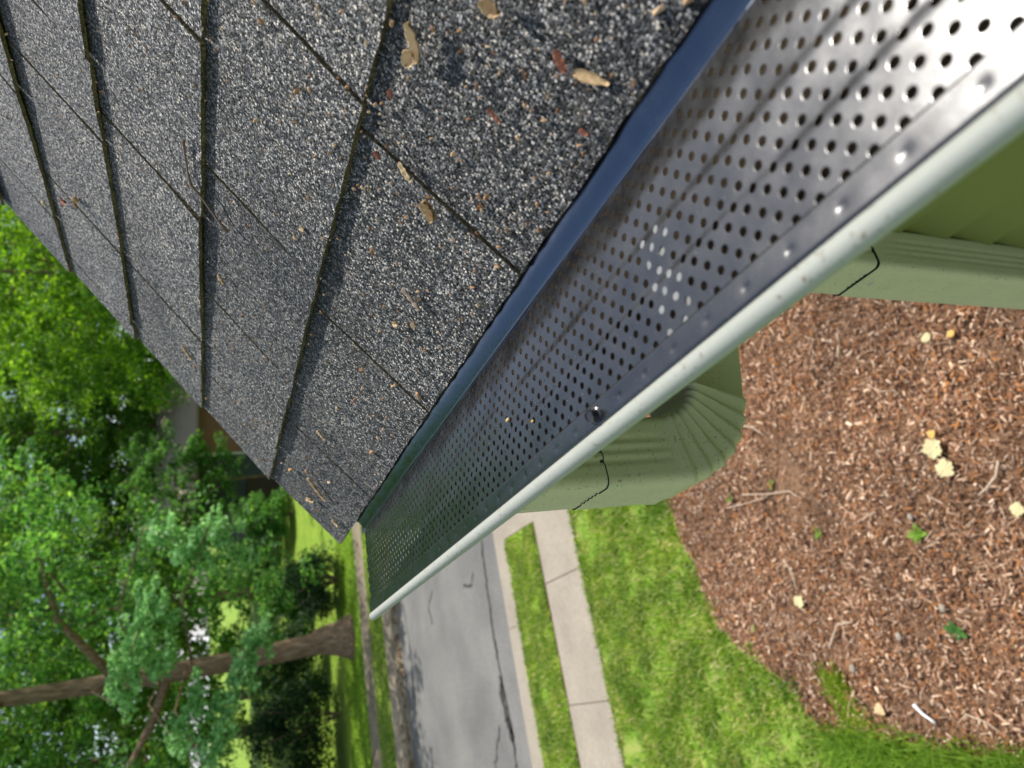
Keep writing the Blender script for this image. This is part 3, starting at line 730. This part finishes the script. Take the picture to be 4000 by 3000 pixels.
# second arc: path direction goes from t1 back to straight down, centre on the other side
end_c = (c2x, 0)
a_s = math.pi/2 - (math.pi/2 - TURN) ; a_s = TURN
sx2 = xw-RC+RC*math.cos(a_s); L = (sx2-e1[0])/t1[0]
s2 = (e1[0]+t1[0]*L, e1[1]+t1[1]*L)
c2 = (xw-RC, s2[1]-RC*math.sin(a_s))
rs += [ring((e1[0]+t1[0]*L*t, e1[1]+t1[1]*L*t), t1, PD, .0012, False) for t in (.3, .6, .9)]
sweep('elbow', rs, M['pipe'], ds)
arc2 = elbow_path(c2, RC, a_s, 0, 40)
zb = arc2[-1][0][1]
rs = [ring(s2, t1, PD, .0002, False)] + pleat(arc2, PD, 7, .0002)[1:] + [ring((xw, zb-.03*i), (0, -1), PD, .0002, True) for i in (1, 2)]
JZ = -.875
rs += [ring((xw, z), (0, -1), PD, .0002, True) for z in (zb-.08, JZ+.02, JZ)]
sweep('elbow', rs, M['pipe'], ds)
sweep('joint_gap', [ring((xw, z), (0, -1), PD, -.0014, False) for z in (JZ+.004, JZ-.008)], M['joint'], ds)
sweep('pipe', [ring((xw, z), (0, -1), PD, .0018, gr) for z, gr in ((JZ-.003, False), (JZ-.05, False), (JZ-.075, True), (-2, True), (-3.4, True), (-4.6, True))], M['pipe'], ds)
scr = mesh('screw', *lathe([(.004, -.0015), (.004, .001), (.0025, .003)], 10, (0, 0, 0), Matrix.Rotation(R(-90), 3, 'Y')), M['pipe'], None, True)
scr.location = (.0, 0, 0); under(scr, ds); scr.location = (xw-PD/2-.0015, .582, Z(JZ-.03))

# ---------------------------------------------------------------- litter on the roof
def roof_at(x, y, n=.0015):
    """photo pixel -> point on the shingle plane, plus its frame"""
    d = raydir(x, y); o = Vector((0, 0, CAMZ))
    for (ox, oz), a in ((O1, ang1), (O0, ang0)):
        nn = Vector((-math.sin(a), 0, math.cos(a))); P0 = Vector((ox, 0, oz)) + nn*n
        p = o + d*((P0-o).dot(nn)/d.dot(nn))
        if a == ang1 and p.x < O1[0]-.002: continue
        return p, nn, Vector((math.cos(a), 0, math.sin(a)))
def flake(name, x, y, ln, wd, angp, mt, label, cat, group=None, curl=.25, kind='leaf'):
    """thin curled piece; ln, wd in metres, angp its direction in the photo (deg, from photo right towards photo down)"""
    p, nn, u = roof_at(x, y); yv = Vector((0, 1, 0))
    q, _, _ = roof_at(x+math.cos(R(angp))*12, y+math.sin(R(angp))*12); dv = (q-p); dv -= nn*dv.dot(nn); dv.normalize(); wv = nn.cross(dv)
    v = []; f = []; nu, nv = 10, 5
    sd = random.random()*9
    for sgn in (0, 1):
        for i in range(nu+1):
            t = i/nu*2-1
            if kind == 'seed': wdt = wd*(.42+.58*math.sin(math.pi*(i/nu)**.7))*(1 if i < nu-2 else .75)
            elif kind == 'bark': wdt = wd*(.8+.2*math.sin(i*2.1+sd))*(1-.25*abs(t)**6)
            else: wdt = wd*math.sqrt(max(.03, 1-abs(t)**2.2))*(1+.12*math.sin(i*2.7+sd))
            for j in range(nv+1):
                s = j/nv*2-1
                zz = .0006 + curl*wd*(s*s) + .5*curl*wd*(t*t)*math.cos(sd) + .0004*math.sin(i*1.9+j+sd)
                v.append(p + dv*(t*ln/2) + wv*(s*wdt/2) + nn*(max(.0003, zz) - sgn*.00055))
    q_ = nv+1; n1 = (nu+1)*q_
    for i in range(nu):
        for j in range(nv):
            a = i*q_+j; f.append((a, a+q_, a+q_+1, a+1)); f.append((n1+a, n1+a+1, n1+a+q_+1, n1+a+q_))
        for j in (0, nv):
            a = i*q_+j; f.append((a, n1+a, n1+a+q_, a+q_))
    for i in (0, nu):
        for j in range(nv): a = i*q_+j; f.append((a, a+1, n1+a+1, n1+a))
    o = mesh(name, [w_-p for w_ in v], f, mt, None, True); o.location = p
    return tag(o, label, cat, group)
flake('maple_seed', 2312, 303, .0185, .0058, 18, M['samara'], 'tan winged maple seed lying near the eave edge', 'seed', None, .12, 'seed')
flake('dry_leaf', 1628, 160, .020, .0065, 75, M['tanleaf'], 'twisted tan dry leaf curl near the top of the photo', 'leaf', None, .5)
flake('dry_leaf', 1612, 218, .010, .008, 110, M['tanleaf'], 'crumpled tan leaf tip below the twisted leaf curl', 'leaf', None, .45)
flake('bark_flake', 1582, 668, .013, .0046, 60, M['tanleaf'], 'flat tan bark flake beside a dark shingle slot', 'bark', None, .2)
flake('dry_leaf', 1690, 812, .014, .008, 60, M['samara'], 'folded brown leaf lying across a shingle slot', 'leaf', None, .7)
flake('bark_sliver', 1610, 1165, .020, .0045, 52, M['palewood'], 'long tan bark sliver in the middle of an eave shingle', 'bark', None, .35, 'bark')
flake('bark_sliver', 1257, 1699, .014, .0045, 50, M['tanleaf'], 'short orange tan sliver on the eave course near the gable', 'bark', None, .3, 'bark')
flake('bark_sliver', 1240, 1912, .040, .0065, 52, M['samara'], 'largest brown bark sliver near the gable end corner', 'bark', None, .3, 'bark')
flake('bark_sliver', 733, 1376, .022, .0055, 56, M['samara'], 'rust brown sliver on the third course near the gable edge', 'bark', None, .3, 'bark')
flake('leaf_scrap', 1215, 1948, .016, .010, 20, M['tanleaf'], 'tan leaf scrap beside the largest bark sliver', 'leaf scrap', None, .3)
flake('leaf_scrap', 1314, 2038, .012, .009, 50, M['tanleaf'], 'tan leaf scrap closest to the gable eave corner', 'leaf scrap', None, .3)
flake('leaf_scrap', 1180, 893, .0056, .0050, 0, M['tanleaf'], 'small round pinkish tan scrap beside the upper course edge', 'leaf scrap', None, .1)
flake('leaf_scrap', 1546, 1262, .0065, .005, 0, M['tanleaf'], 'pale scrap just below the long tan sliver', 'leaf scrap', None, .4)
flake('leaf_scrap', 1618, 1268, .0075, .004, 90, M['tanleaf'], 'upright pale scrap right of the pale scrap', 'leaf scrap', None, .4)
flake('leaf_scrap', 250, 785, .011, .009, 40, M['redbit'], 'rusty leaf scrap beside the seed clump', 'leaf scrap', None, .3)
flake('leaf_scrap', 866, 1090, .012, .005, 60, M['samara'], 'rusty scrap on the second course shingle', 'leaf scrap', None, .3)
flake('leaf_scrap', 1930, 20, .011, .008, 40, M['samara'], 'curled brown scrap at the upper photo edge', 'leaf scrap', None, .5)
flake('leaf_scrap', 2195, 235, .011, .0045, 65, M['redbit'], 'thin red brown scrap beside the winged maple seed', 'leaf scrap', None, .4)
flake('red_bud_scale', 1530, 366, .0055, .0032, 80, M['redbit'], 'single red bud scale in the near shingle middle', 'bud scale', None, .5)
flake('red_bud_scale', 1936, 450, .0095, .0026, 50, M['redbit'], 'long dark red bud scale left of the eave edge', 'bud scale', None, .4)
flake('red_bud_scale', 2285, 512, .005, .003, 30, M['redbit'], 'red bud scale close to the eave edge', 'bud scale', None, .5)
flake('red_bud_scale', 1480, 602, .0055, .0035, 60, M['redbit'], 'red bud scale stuck in the long dark slot', 'bud scale', None, .5)
# twig with a kink
pts = [roof_at(x, y, h)[0] for x, y, h in ((716, 552, .004), (722, 600, .003), (735, 680, .0035), (746, 724, .004), (790, 775, .0035), (812, 806, .003), (850, 860, .003), (888, 905, .0035))]
tw = mesh('twig', *tube_geo(pts, [.0016, .0009, .0009, .0014, .0010, .0011, .0009, .0018], 7), M['twig'], None, True)
tag(tw, 'thin bent brown twig lying across a shingle edge', 'twig')
# knobbly seed clump
V = []; F = []
p0, nn, u = roof_at(298, 783)
for k in range(9):
    c = p0 + Vector((random.gauss(0, .0035), random.gauss(0, .0035), 0)) + nn*random.uniform(.0005, .003); r_ = random.uniform(.0016, .003); n0 = len(V)
    vv, ff = lathe([(r_*math.sin(math.pi*i/5)+1e-5, -r_*math.cos(math.pi*i/5)) for i in range(6)], 7, c); V += vv; F += [tuple(i+n0 for i in q) for q in ff]
tag(mesh('seed_clump', V, F, M['litter']), 'knobbly brown seed clump caught in an upper shingle slot', 'seeds')
# crumbs too small and many to count
n = 430; P = []
while len(P) < n:
    x, y = random.uniform(0, 2700), random.uniform(0, 2100)
    if y > 790+1.0*x or y > (2769-x)/.677-30: continue
    dens = .35 + .9*math.exp(-((x-1200)/260)**2-((y-1900)/260)**2) + .35*math.exp(-((x-1500)/500)**2-((y-800)/600)**2)
    if random.random() > dens: continue
    P.append((x, y))
V = []; F = []
for x, y in P:
    p, nn, u = roof_at(x, y, .0004); s = random.uniform(.0005, .0014)*(1.6 if random.random() < .1 else 1)*(1.5 if y > 1500 else 1); a = random.uniform(0, 6.28); yv = Vector((0, 1, 0))
    d1 = (u*math.cos(a)+yv*math.sin(a))*s*random.uniform(.8, 1.9); d2 = (u*-math.sin(a)+yv*math.cos(a))*s*.7; n0 = len(V)
    V += [p-d1-d2*.6, p+d1*.7-d2, p+d1+d2*.5, p-d1*.8+d2, p-d1*.5-d2*.4+nn*s, p+d1*.5-d2*.5+nn*s*.8, p+d1*.6+d2*.3+nn*s*1.1, p-d1*.5+d2*.6+nn*s*.7]
    F += [tuple(i+n0 for i in q) for q in ((4, 5, 6, 7), (0, 1, 5, 4), (1, 2, 6, 5), (2, 3, 7, 6), (3, 0, 4, 7))]
tag(mesh('roof_litter', V, F, M['litter']), 'tan and reddish crumbs of plant litter sprinkled over the shingles', 'litter', kind='stuff')

# ---------------------------------------------------------------- things lying in the mulch bed and lawn
def lobed_leaf(name, xp, yp, size, mt, label, cat='leaf', lobes=5, z=.055, group=None):
    p = at_z(xp, yp, z); rot = random.uniform(0, 6.28); v = [(0, 0, .012)]; n = 40
    for i in range(n):
        a = 2*math.pi*i/n; r_ = size*(.86+.09*math.cos(lobes*a+.4)+.06*math.cos(9*a+1)+.05*math.cos(13*a))
        v.append((r_*math.cos(a+rot), r_*math.sin(a+rot), .012+.10*size*math.sin(2*a+rot)+.12*size*random.random()))
    k = len(v); v += [(x, y, zz-.002) for x, y, zz in v]
    f = [(0, 1+i, 1+(i+1) % n) for i in range(n)] + [(k, k+1+(i+1) % n, k+1+i) for i in range(n)] + [(1+i, k+1+i, k+1+(i+1) % n, 1+(i+1) % n) for i in range(n)]
    o = mesh(name, v, f, mt); o.location = p; return tag(o, label, cat, group)
lobed_leaf('fallen_leaf', 3648, 1752, .080, M['paleleaf'], 'large pale yellow leaf, upper one of the touching pair on the mulch')
lobed_leaf('fallen_leaf', 3695, 1828, .074, M['paleleaf'], 'large pale yellow leaf, lower one of the touching pair on the mulch')
lobed_leaf('fallen_leaf', 3642, 1695, .034, M['yellowleaf'], 'small orange yellow leaf above the pale leaf pair', lobes=3)
lobed_leaf('fallen_leaf', 3978, 1988, .050, M['paleleaf'], 'pale leaf at the photo edge right of the pale leaf pair', lobes=4)
lobed_leaf('fallen_leaf', 3125, 2350, .060, M['paleleaf'], 'pale pointed leaf in the middle of the mulch bed', lobes=5)
lobed_leaf('fallen_leaf', 3622, 1318, .040, M['paleleaf'], 'cream leaf fragment close to the downspout', lobes=2)
lobed_leaf('fallen_leaf', 3718, 1303, .030, M['yellowleaf'], 'curled golden leaf beside the cream leaf fragment', lobes=2)
lobed_leaf('fallen_leaf', 3440, 2770, .050, M['tanleaf'], 'reddish tan leaf near the white stick', lobes=3)
for (x, y, s, l) in ((3330, 2612, .026, 'grey white pebble near the lawn edge of the mulch'), (3510, 2487, .024, 'cream pebble beside the small green weed'), (3555, 2020, .02, 'small grey pebble above the leafy weed'), (3680, 2375, .024, 'pale grey pebble right of the pointed leaf')):
    p = at_z(x, y, .05); vv, ff = lathe([(s*math.sin(math.pi*i/7)+1e-5, -s*.6*math.cos(math.pi*i/7)) for i in range(8)], 10, (0, 0, 0))
    vv = [Vector((q.x*1.3, q.y, q.z))*(1+.12*random.random()) for q in vv]
    o = mesh('pebble', vv, ff, M['concrete'], None, True); o.location = p; tag(o, l, 'pebble')
def stick(px_, label, rad, mt, name='stick', cat='stick'):
    pts = []
    for i in range(len(px_)-1):
        for t in (0, .33, .66):
            pts.append(at_z(px_[i][0]*(1-t)+px_[i+1][0]*t, px_[i][1]*(1-t)+px_[i+1][1]*t, .06+random.uniform(-.006, .006)))
    pts.append(at_z(*px_[-1], .055))
    n_ = len(pts); tag(mesh(name, *tube_geo(pts, [rad*(1-.5*i/n_)*random.uniform(.85, 1.15) for i in range(n_)], 7), mt, None, True), label, cat)
stick([(3568, 2752), (3605, 2790), (3655, 2825)], 'white stick lying flat near the grass', .014, M['white'])
stick([(3900, 1800), (3890, 1860), (3850, 1910), (3820, 1935)], 'curved pale stick right of the pale leaf pair', .010, M['palewood'])
stick([(2900, 1932), (3000, 1930), (3080, 1918), (3135, 1950)], 'forked pale twig near the lawn, longest in the bed', .007, M['palewood'])
stick([(2840, 1985), (2920, 1965), (3000, 1940)], 'pale twig touching the forked twig', .006, M['palewood'])
stick([(3395, 1730), (3440, 1790), (3462, 1870)], 'bent grey twig left of the pale leaf pair', .006, M['palewood'])
stick([(3390, 1500), (3430, 1530), (3500, 1525)], 'short pale twig in the upper mulch', .007, M['palewood'])
stick([(3060, 2185), (3095, 2240), (3110, 2300)], 'pale twig beside the scraped soil patch', .008, M['palewood'])
stick([(2880, 1660), (2940, 1670), (2985, 1700)], 'pale curled bark strip beside the elbow', .009, M['palewood'])
stick([(3770, 2790), (3850, 2820), (3920, 2870)], 'thin brown twig at the near mulch edge', .006, M['palewood'])
stick([(3420, 2000), (3380, 2020), (3330, 2050)], 'thin grey twig left of the leafy weed', .005, M['palewood'])
stick([(3240, 2530), (3270, 2440), (3330, 2430)], 'tan bark strip near the lawn edge', .010, M['palewood'])
M['weed'] = m_island('weed leaf', [(0, (.09, .20, .02)), (1, (.2, .34, .05))], .6, .4, .2)
M['weedd'] = m_island('dark weed leaf', [(0, (.03, .10, .02)), (1, (.06, .16, .03))], .6, .3, .2)
def weed(xp, yp, size, mt, label, nl=7):
    p = at_z(xp, yp, .03); V = []; F = []
    for k in range(nl):
        a = 6.283*k/nl + random.uniform(-.3, .3); L_ = size*random.uniform(.7, 1.15); wd = L_*.30; n0 = len(V); el = random.uniform(.2, .8)
        for t in (0, .35, .7, 1):
            c = Vector((math.cos(a)*L_*t, math.sin(a)*L_*t, L_*el*math.sin(t*2.0)*.8)); sd = Vector((-math.sin(a), math.cos(a), 0))*wd*(.15 + 1.0*math.sin(math.pi*min(.95, t+.08)))
            V += [c-sd, c+Vector((0, 0, -.1*wd)), c+sd]
        for i in range(3):
            b = n0+3*i; F += [(b, b+1, b+4, b+3), (b+1, b+2, b+5, b+4)]
    o = mesh('weed', V, F, mt); o.location = p; tag(o, label, 'weed')
weed(3585, 2085, .075, M['weed'], 'yellow green leafy weed in the middle of the mulch')
weed(3738, 2465, .075, M['weedd'], 'small dark green weed beside the cream pebble', 6)
weed(3200, 2080, .05, M['weed'], 'light green weed sprout right of the scraped soil')
weed(2853, 1942, .06, M['weed'], 'light green weed sprout by the forked twig', 5)
weed(2945, 2455, .045, M['weed'], 'tiny green sprout near the curved lawn edge', 5)
weed(2876, 1670, .05, M['weed'], 'green sprout close to the downspout elbow', 5)
weed(3013, 1890, .05, M['weed'], 'slim green sprout above the forked twig', 4)

# ---------------------------------------------------------------- trees and shrubs
def leaf_cloud(centers, radii, per, size, flat=.6, seed=0, jitter=1., drop=.0):
    """leaf-sized bent faces in clumps; returns numpy verts, faces"""
    g = np.random.default_rng(seed); N = len(centers)
    idx = np.repeat(np.arange(N), per); n = len(idx)
    d = g.normal(0, 1, (n, 3)); d /= np.linalg.norm(d, axis=1)[:, None]; r = g.random(n)**.45
    P = centers[idx] + d*r[:, None]*radii[idx][:, None]*np.array([1, 1, flat])
    P[:, 2] -= drop*r*radii[idx]
    nrm = d*.55 + np.array([0, 0, .9]) + g.normal(0, .55, (n, 3)); nrm /= np.linalg.norm(nrm, axis=1)[:, None]
    a = g.normal(0, 1, (n, 3)); t = np.cross(nrm, a); t /= np.linalg.norm(t, axis=1)[:, None]; b = np.cross(nrm, t)
    s = size*g.uniform(.6, 1.35, n)[:, None]
    V = np.stack([P - t*s*.5, P + b*s*.30 + nrm*s*.10, P + t*s*.55, P - b*s*.30 + nrm*s*.10], 1).reshape(-1, 3)
    k = 4*np.arange(n)[:, None]; F = np.concatenate([k+np.array([[0, 1, 2]]), k+np.array([[0, 2, 3]])], 1).reshape(-1, 3)
    return V, F
def make_tree(name, loc, height, tr_r, crown, mt, label, seed, n_cl=300, per=70, size=.16, cl_r=.75, lean=(0, 0), group=None, flare=1.0, limbs=9, z_first=.3, open_front=False):
    """crown = (cx, cy, cz, rx, ry, rz) relative to the base"""
    rg = random.Random(seed); g = np.random.default_rng(seed)
    root = tag(empty(name, loc), label, 'tree', group)
    pts = []; rad = []
    for i in range(15):
        t = i/14; z = height*.82*t
        rr = tr_r*(1-.75*t)
        if z < 1.6: rr += tr_r*.75*flare*math.exp(-z/.38)
        pts.append((lean[0]*t*height*.1+.10*math.sin(t*7+seed), lean[1]*t*height*.1+.10*math.cos(t*6+seed), z-.15 if i == 0 else z)); rad.append(rr)
    pts.insert(1, (pts[0][0], pts[0][1], .18)); rad.insert(1, tr_r*(1+.85*flare))
    pts.insert(2, (pts[0][0], pts[0][1], .55)); rad.insert(2, tr_r*(1+.48*flare)); pts.insert(3, (pts[0][0], pts[0][1], 1.05)); rad.insert(3, tr_r*(1+.2*flare))
    rad[0] = tr_r*(1+1.35*flare)
    V, F = tube_geo(pts, rad, 18)
    cx, cy, cz, rx, ry, rz = crown
    tops = []
    for k in range(limbs):
        z0 = height*(z_first + (.72-z_first)*k/max(1, limbs-1)); a = k*2.4+seed; i0 = min(14, z0/(height*.82)*14)
        b = Vector(pts[min(len(pts)-1, int(i0)+2)]); b.z = z0
        e = Vector((cx+rx*.72*math.cos(a), cy+ry*.72*math.sin(a), min(cz+rz*.6, z0+rg.uniform(.6, 2.6))))
        mid = b.lerp(e, .45)+Vector((0, 0, rg.uniform(.1, .9))); r0 = tr_r*(.42-.22*k/limbs)
        q = [b, b.lerp(mid, .5)+Vector((rg.gauss(0, .1),)*3), mid, mid.lerp(e, .5)+Vector((rg.gauss(0, .2), rg.gauss(0, .2), .1)), e]
        v2, f2 = tube_geo(q, [r0, r0*.8, r0*.6, r0*.4, r0*.12], 8); n0 = len(V); V += v2; F += [tuple(i+n0 for i in fc) for fc in f2]
        for s in range(3):     # side branches
            c0 = q[1].lerp(q[4], .25+.25*s); e2 = c0+Vector((rg.gauss(0, 1), rg.gauss(0, 1), rg.uniform(-.3, .7))).normalized()*rg.uniform(1, 2.2)
            v2, f2 = tube_geo([c0, c0.lerp(e2, .5)+Vector((0, 0, .12)), e2], [r0*.35, r0*.22, r0*.06], 6); n0 = len(V); V += v2; F += [tuple(i+n0 for i in fc) for fc in f2]
            tops.append(e2)
        tops.append(e)
    tro = mesh('trunk', V, F, M['bark'], root, True)
    d = g.normal(0, 1, (n_cl, 3)); d /= np.linalg.norm(d, axis=1)[:, None]; r = g.uniform(.25, 1, n_cl)**.5
    wob = 1 + .22*np.sin(d[:, 0]*5+seed)*np.sin(d[:, 1]*4+seed*2) + .12*np.sin(d[:, 2]*9+seed)
    C = np.array([cx, cy, cz]) + d*(r*wob)[:, None]*np.array([rx, ry, rz])
    C = np.concatenate([C, np.array([tuple(t) for t in tops])]); C = C[C[:, 2] > 1.3]
    if open_front: C = C[~((C[:, 1] < 1.5) & (np.abs(C[:, 0]-.1*C[:, 1]+.35*np.clip(C[:, 2]/6-.3, 0, 1)) < 1.7) & (C[:, 2] < 10.5))]
    Rr = cl_r*g.uniform(.55, 1.3, len(C))
    lv, lf = leaf_cloud(C, Rr, per, size, .55, seed+1, drop=.35)
    mesh_np('crown', lv, lf, mt, root)
    return root
def dup_tree(root, loc, rz, s, label, mt=None):
    r_ = root.copy(); COL.objects.link(r_); r_.location = loc; r_.rotation_euler = (0, 0, rz); r_.scale = (s, s, s); r_['label'] = label
    for ch in list(root.children):
        c = ch.copy(); COL.objects.link(c); c.parent = r_
    return r_
oak = make_tree('oak_tree', (2.66, 26.1, 0), 24, .38, (0, 0, 12.6, 8.0, 7.5, 10.2), M['leafA'], 'large oak with thick flared trunk beside the far sidewalk', 3, 640, 80, .18, .85, (-.25, 0), None, 1.0, 9, .24, True)
# pale leafy boughs of the oak hanging in front of its trunk
def bough(px_, yd, rad, n_cl, cr):
    pts = []
    for x, y in px_:
        d = raydir(x, y); pts.append(Vector((0, 0, CAMZ)) + d*(yd/d.y))
    z0 = max(p.z for p in pts)+.5
    path = [Vector((2.5, 25.9, z0))] + [Vector((2.5, 25.9, z0)).lerp(pts[0], .5)+Vector((0, 0, .5))] + pts
    root = under(mesh('bough', *tube_geo(path, [.032*(1-.8*i/len(path)) for i in range(len(path))], 7), M['bark'], None, True), oak)
    C = []
    for k in range(n_cl):
        t = random.random()*(len(pts)-1); i = int(t); p = pts[i].lerp(pts[i+1], t-i); C.append(p + Vector((random.gauss(0, rad), random.gauss(0, rad*1.4), random.gauss(0, rad))))
    lv, lf = leaf_cloud(np.array([tuple(c) for c in C]), np.full(n_cl, cr)*RNG.uniform(.6, 1.3, n_cl), 34, .15, .5, n_cl, drop=.3)
    o = mesh_np('foliage', lv, lf, M['leafP'], root); o.matrix_parent_inverse = Matrix.Translation(-Vector(oak.location)) if False else Matrix.Identity(4)
for px_, n_cl, rad in (([(441, 2748), (468, 2680), (502, 2578), (536, 2476), (583, 2375), (610, 2320)], 62, .22), ([(800, 2985), (854, 2849), (881, 2748), (949, 2612), (976, 2531), (1044, 2476)], 60, .17), ([(685, 2903), (746, 2748), (770, 2690)], 22, .17), ([(597, 2632), (644, 2585)], 12, .12), ([(560, 2060), (640, 2090), (700, 2130), (780, 2130)], 30, .25), ([(820, 2040), (880, 2120), (940, 2170)], 26, .2)):
    bough(px_, 20.5, rad, n_cl, .30)
tB = make_tree('maple_tree', (20.2, 30.5, 0), 18, .24, (0, 0, 9.2, 6.6, 6.2, 7.6), M['leafB'], 'bright yellow green maple rising behind the gable edge', 5, 620, 80, .18, .75, (0, 0), None, .4, 9, .22)
tC = make_tree('forest_tree', (7.5, 43, 0), 25, .34, (0, 0, 13, 7.0, 6.6, 11.2), M['leafC'], 'tall dark green tree behind the oak trunk', 8, 400, 60, .30, 1.0, (0, 0), 'background trees across the street', .4, 9, .2)
make_tree('young_tree', (14.6, 43.3, 0), 11, .10, (0, 0, 6.0, 3.4, 2.4, 3.6), M['leafA'], 'slender young tree in front of the far house roof', 21, 135, 60, .19, .62, (0, 0), None, .3, 7, .3)
tD = make_tree('forest_tree', (-5, 40, 0), 24, .34, (0, 0, 12.4, 7.0, 6.6, 10.8), M['leafC'], 'dark green tree left of the oak, farther back', 12, 400, 60, .30, 1.0, (0, 0), 'background trees across the street', .4, 9, .2)
tE = make_tree('forest_tree', (27, 38, 0), 21, .3, (0, 0, 11, 6.6, 6.2, 9.6), M['leafB'], 'sunlit yellow green tree right of the maple', 15, 440, 75, .27, .95, (0, 0), 'background trees across the street', .4, 9, .2)
for k, (src, x, y, rz, s, l) in enumerate([
    (tC, 0.5, 52, 1.1, 1.05, 'tall tree farthest behind the oak crown'), (tD, 13.5, 60, 2.2, 1.1, 'tall dark tree behind the grey blue house'), (tC, 29, 48, 3.3, 1.0, 'tall dark tree behind the sunlit tree on the right'),
    (tD, 24, 58, 4.4, 1.1, 'distant dark tree between the house and the right hand trees'), (tE, 37, 31, 1.7, .9, 'sunlit tree at the far right beyond the roof slope'), (tC, -14, 46, .6, 1.0, 'dark tree at the far left edge of the woods'),
    (tD, 40, 44, 2.9, 1.0, 'dark tree beyond the roof slope'), (tC, 19, 72, 5.2, 1.2, 'most distant tree above the house roof'), (tD, -9, 62, 5.8, 1.15, 'distant tree left behind the woods'), (tC, 4, 74, 2.6, 1.2, 'most distant tree behind the oak'), (tE, 37, 62, .4, 1.1, 'distant yellow green tree beyond the roof slope'), (tD, 50, 42, 1.4, 1.0, 'dark tree well right of the woods along the street'), (tE, 58, 34, 2.4, .95, 'yellow green tree second from the right end of the street trees'), (tC, 68, 45, .9, 1.0, 'dark tree at the right end of the street trees'), (tD, -24, 40, 3.7, 1.0, 'dark tree at the left end of the street trees'),
    (tC, 22, 53, 1.9, .95, 'tree filling the gap behind the brick end of the far house'), (tE, 27.5, 66, 3.0, 1.15, 'far yellow green tree above the brick end of the far house'),
    (tB, -8.5, 29, 2.0, 1.0, 'yellow green maple standing left of the oak')]):
    dup_tree(src, (x, y, 0), rz, s, l)
def shrub(name, loc, rx, rz, mt, label, seed, n_cl=60, per=80, size=.11, group=None):
    g = np.random.default_rng(seed); root = tag(empty(name, loc), label, 'shrub', group)
    d = g.normal(0, 1, (n_cl, 3)); d /= np.linalg.norm(d, axis=1)[:, None]; d[:, 2] = np.abs(d[:, 2])
    C = d*(g.uniform(.3, 1, n_cl)**.5)[:, None]*np.array([rx, rx, rz])*.85 + np.array([0, 0, .18*rz])
    lv, lf = leaf_cloud(C, np.full(n_cl, .30*rx)*g.uniform(.7, 1.3, n_cl), per, size, .7, seed)
    mesh_np('foliage', lv, lf, mt, root)
    V = []; F = []
    for k in range(6):
        a = k*1.05; v2, f2 = tube_geo([(0, 0, 0), (.25*rx*math.cos(a), .25*rx*math.sin(a), rz*.4), (.6*rx*math.cos(a), .6*rx*math.sin(a), rz*.85)], [.04, .03, .01], 6); n0 = len(V); V += v2; F += [tuple(i+n0 for i in fc) for fc in f2]
    mesh('stems', V, F, M['bark'], root); return root
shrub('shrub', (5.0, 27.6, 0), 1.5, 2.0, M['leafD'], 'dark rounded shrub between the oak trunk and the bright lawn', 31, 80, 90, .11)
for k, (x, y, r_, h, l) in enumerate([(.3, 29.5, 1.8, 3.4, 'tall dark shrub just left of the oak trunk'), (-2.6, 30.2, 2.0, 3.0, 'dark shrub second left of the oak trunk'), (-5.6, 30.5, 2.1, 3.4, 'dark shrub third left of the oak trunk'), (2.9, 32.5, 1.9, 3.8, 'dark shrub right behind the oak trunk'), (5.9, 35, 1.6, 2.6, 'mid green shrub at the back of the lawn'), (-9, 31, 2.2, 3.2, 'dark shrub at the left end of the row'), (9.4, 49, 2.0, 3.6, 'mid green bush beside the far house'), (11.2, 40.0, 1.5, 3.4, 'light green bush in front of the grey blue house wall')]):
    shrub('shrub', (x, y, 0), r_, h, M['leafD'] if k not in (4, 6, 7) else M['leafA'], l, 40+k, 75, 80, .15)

# ---------------------------------------------------------------- house across the street, half hidden by leaves
hx0, hx1, hy0, hy1, hh_ = 13.4, 23.5, 46.5, 55, 5.1
nh = tag(empty('neighbour_house', (hx0, hy0, .2)), 'grey blue and brick house half hidden behind the trees', 'house')
def part(o, root=nh): return under(o, root)
wall = part(box('wall', hx0, 17.2, hy0, hy1, 0, hh_, M['bluewall']))
for i in range(22): box('siding_board', hx0-.02, 17.2, hy0-.03-.004*(i % 2), hy0, .3+.22*i, .3+.22*i+.2, M['bluewall'], wall)
part(box('brick_wall', 17.36, hx1, hy0-.25, hy1, 0, hh_, M['brick']))
part(box('corner_trim', 17.2, 17.36, hy0-.30, hy0+.2, 0, hh_, M['white']))
rz_ = 7.6; xm = (hx0+hx1)/2
v = [(hx0-.5, hy0-.7, hh_-.1), (hx1+.5, hy0-.7, hh_-.1), (hx1+.5, (hy0+hy1)/2, rz_), (hx0-.5, (hy0+hy1)/2, rz_), (hx0-.5, hy1+.7, hh_-.1), (hx1+.5, hy1+.7, hh_-.1)]
v += [(x, y, z+.16) for x, y, z in v]
part(mesh('roof', v, [(0, 1, 2, 3), (3, 2, 5, 4), (9, 8, 7, 6), (10, 11, 8, 9), (0, 6, 7, 1), (4, 5, 11, 10), (0, 3, 9, 6), (3, 4, 10, 9), (1, 7, 8, 2), (2, 8, 11, 5)], M['farroof']))
part(box('porch', 13.6, 15.3, hy0-1.2, hy0-.05, .0, 2.2, M['door']))
for x in (18.6, 20.8):
    wo = part(box('window', x, x+1.0, hy0-.33, hy0+.02, 1.6, 3.0, M['white'])); box('pane', x+.08, x+.92, hy0-.34, hy0-.335, 1.68, 2.92, M['glass'], wo)
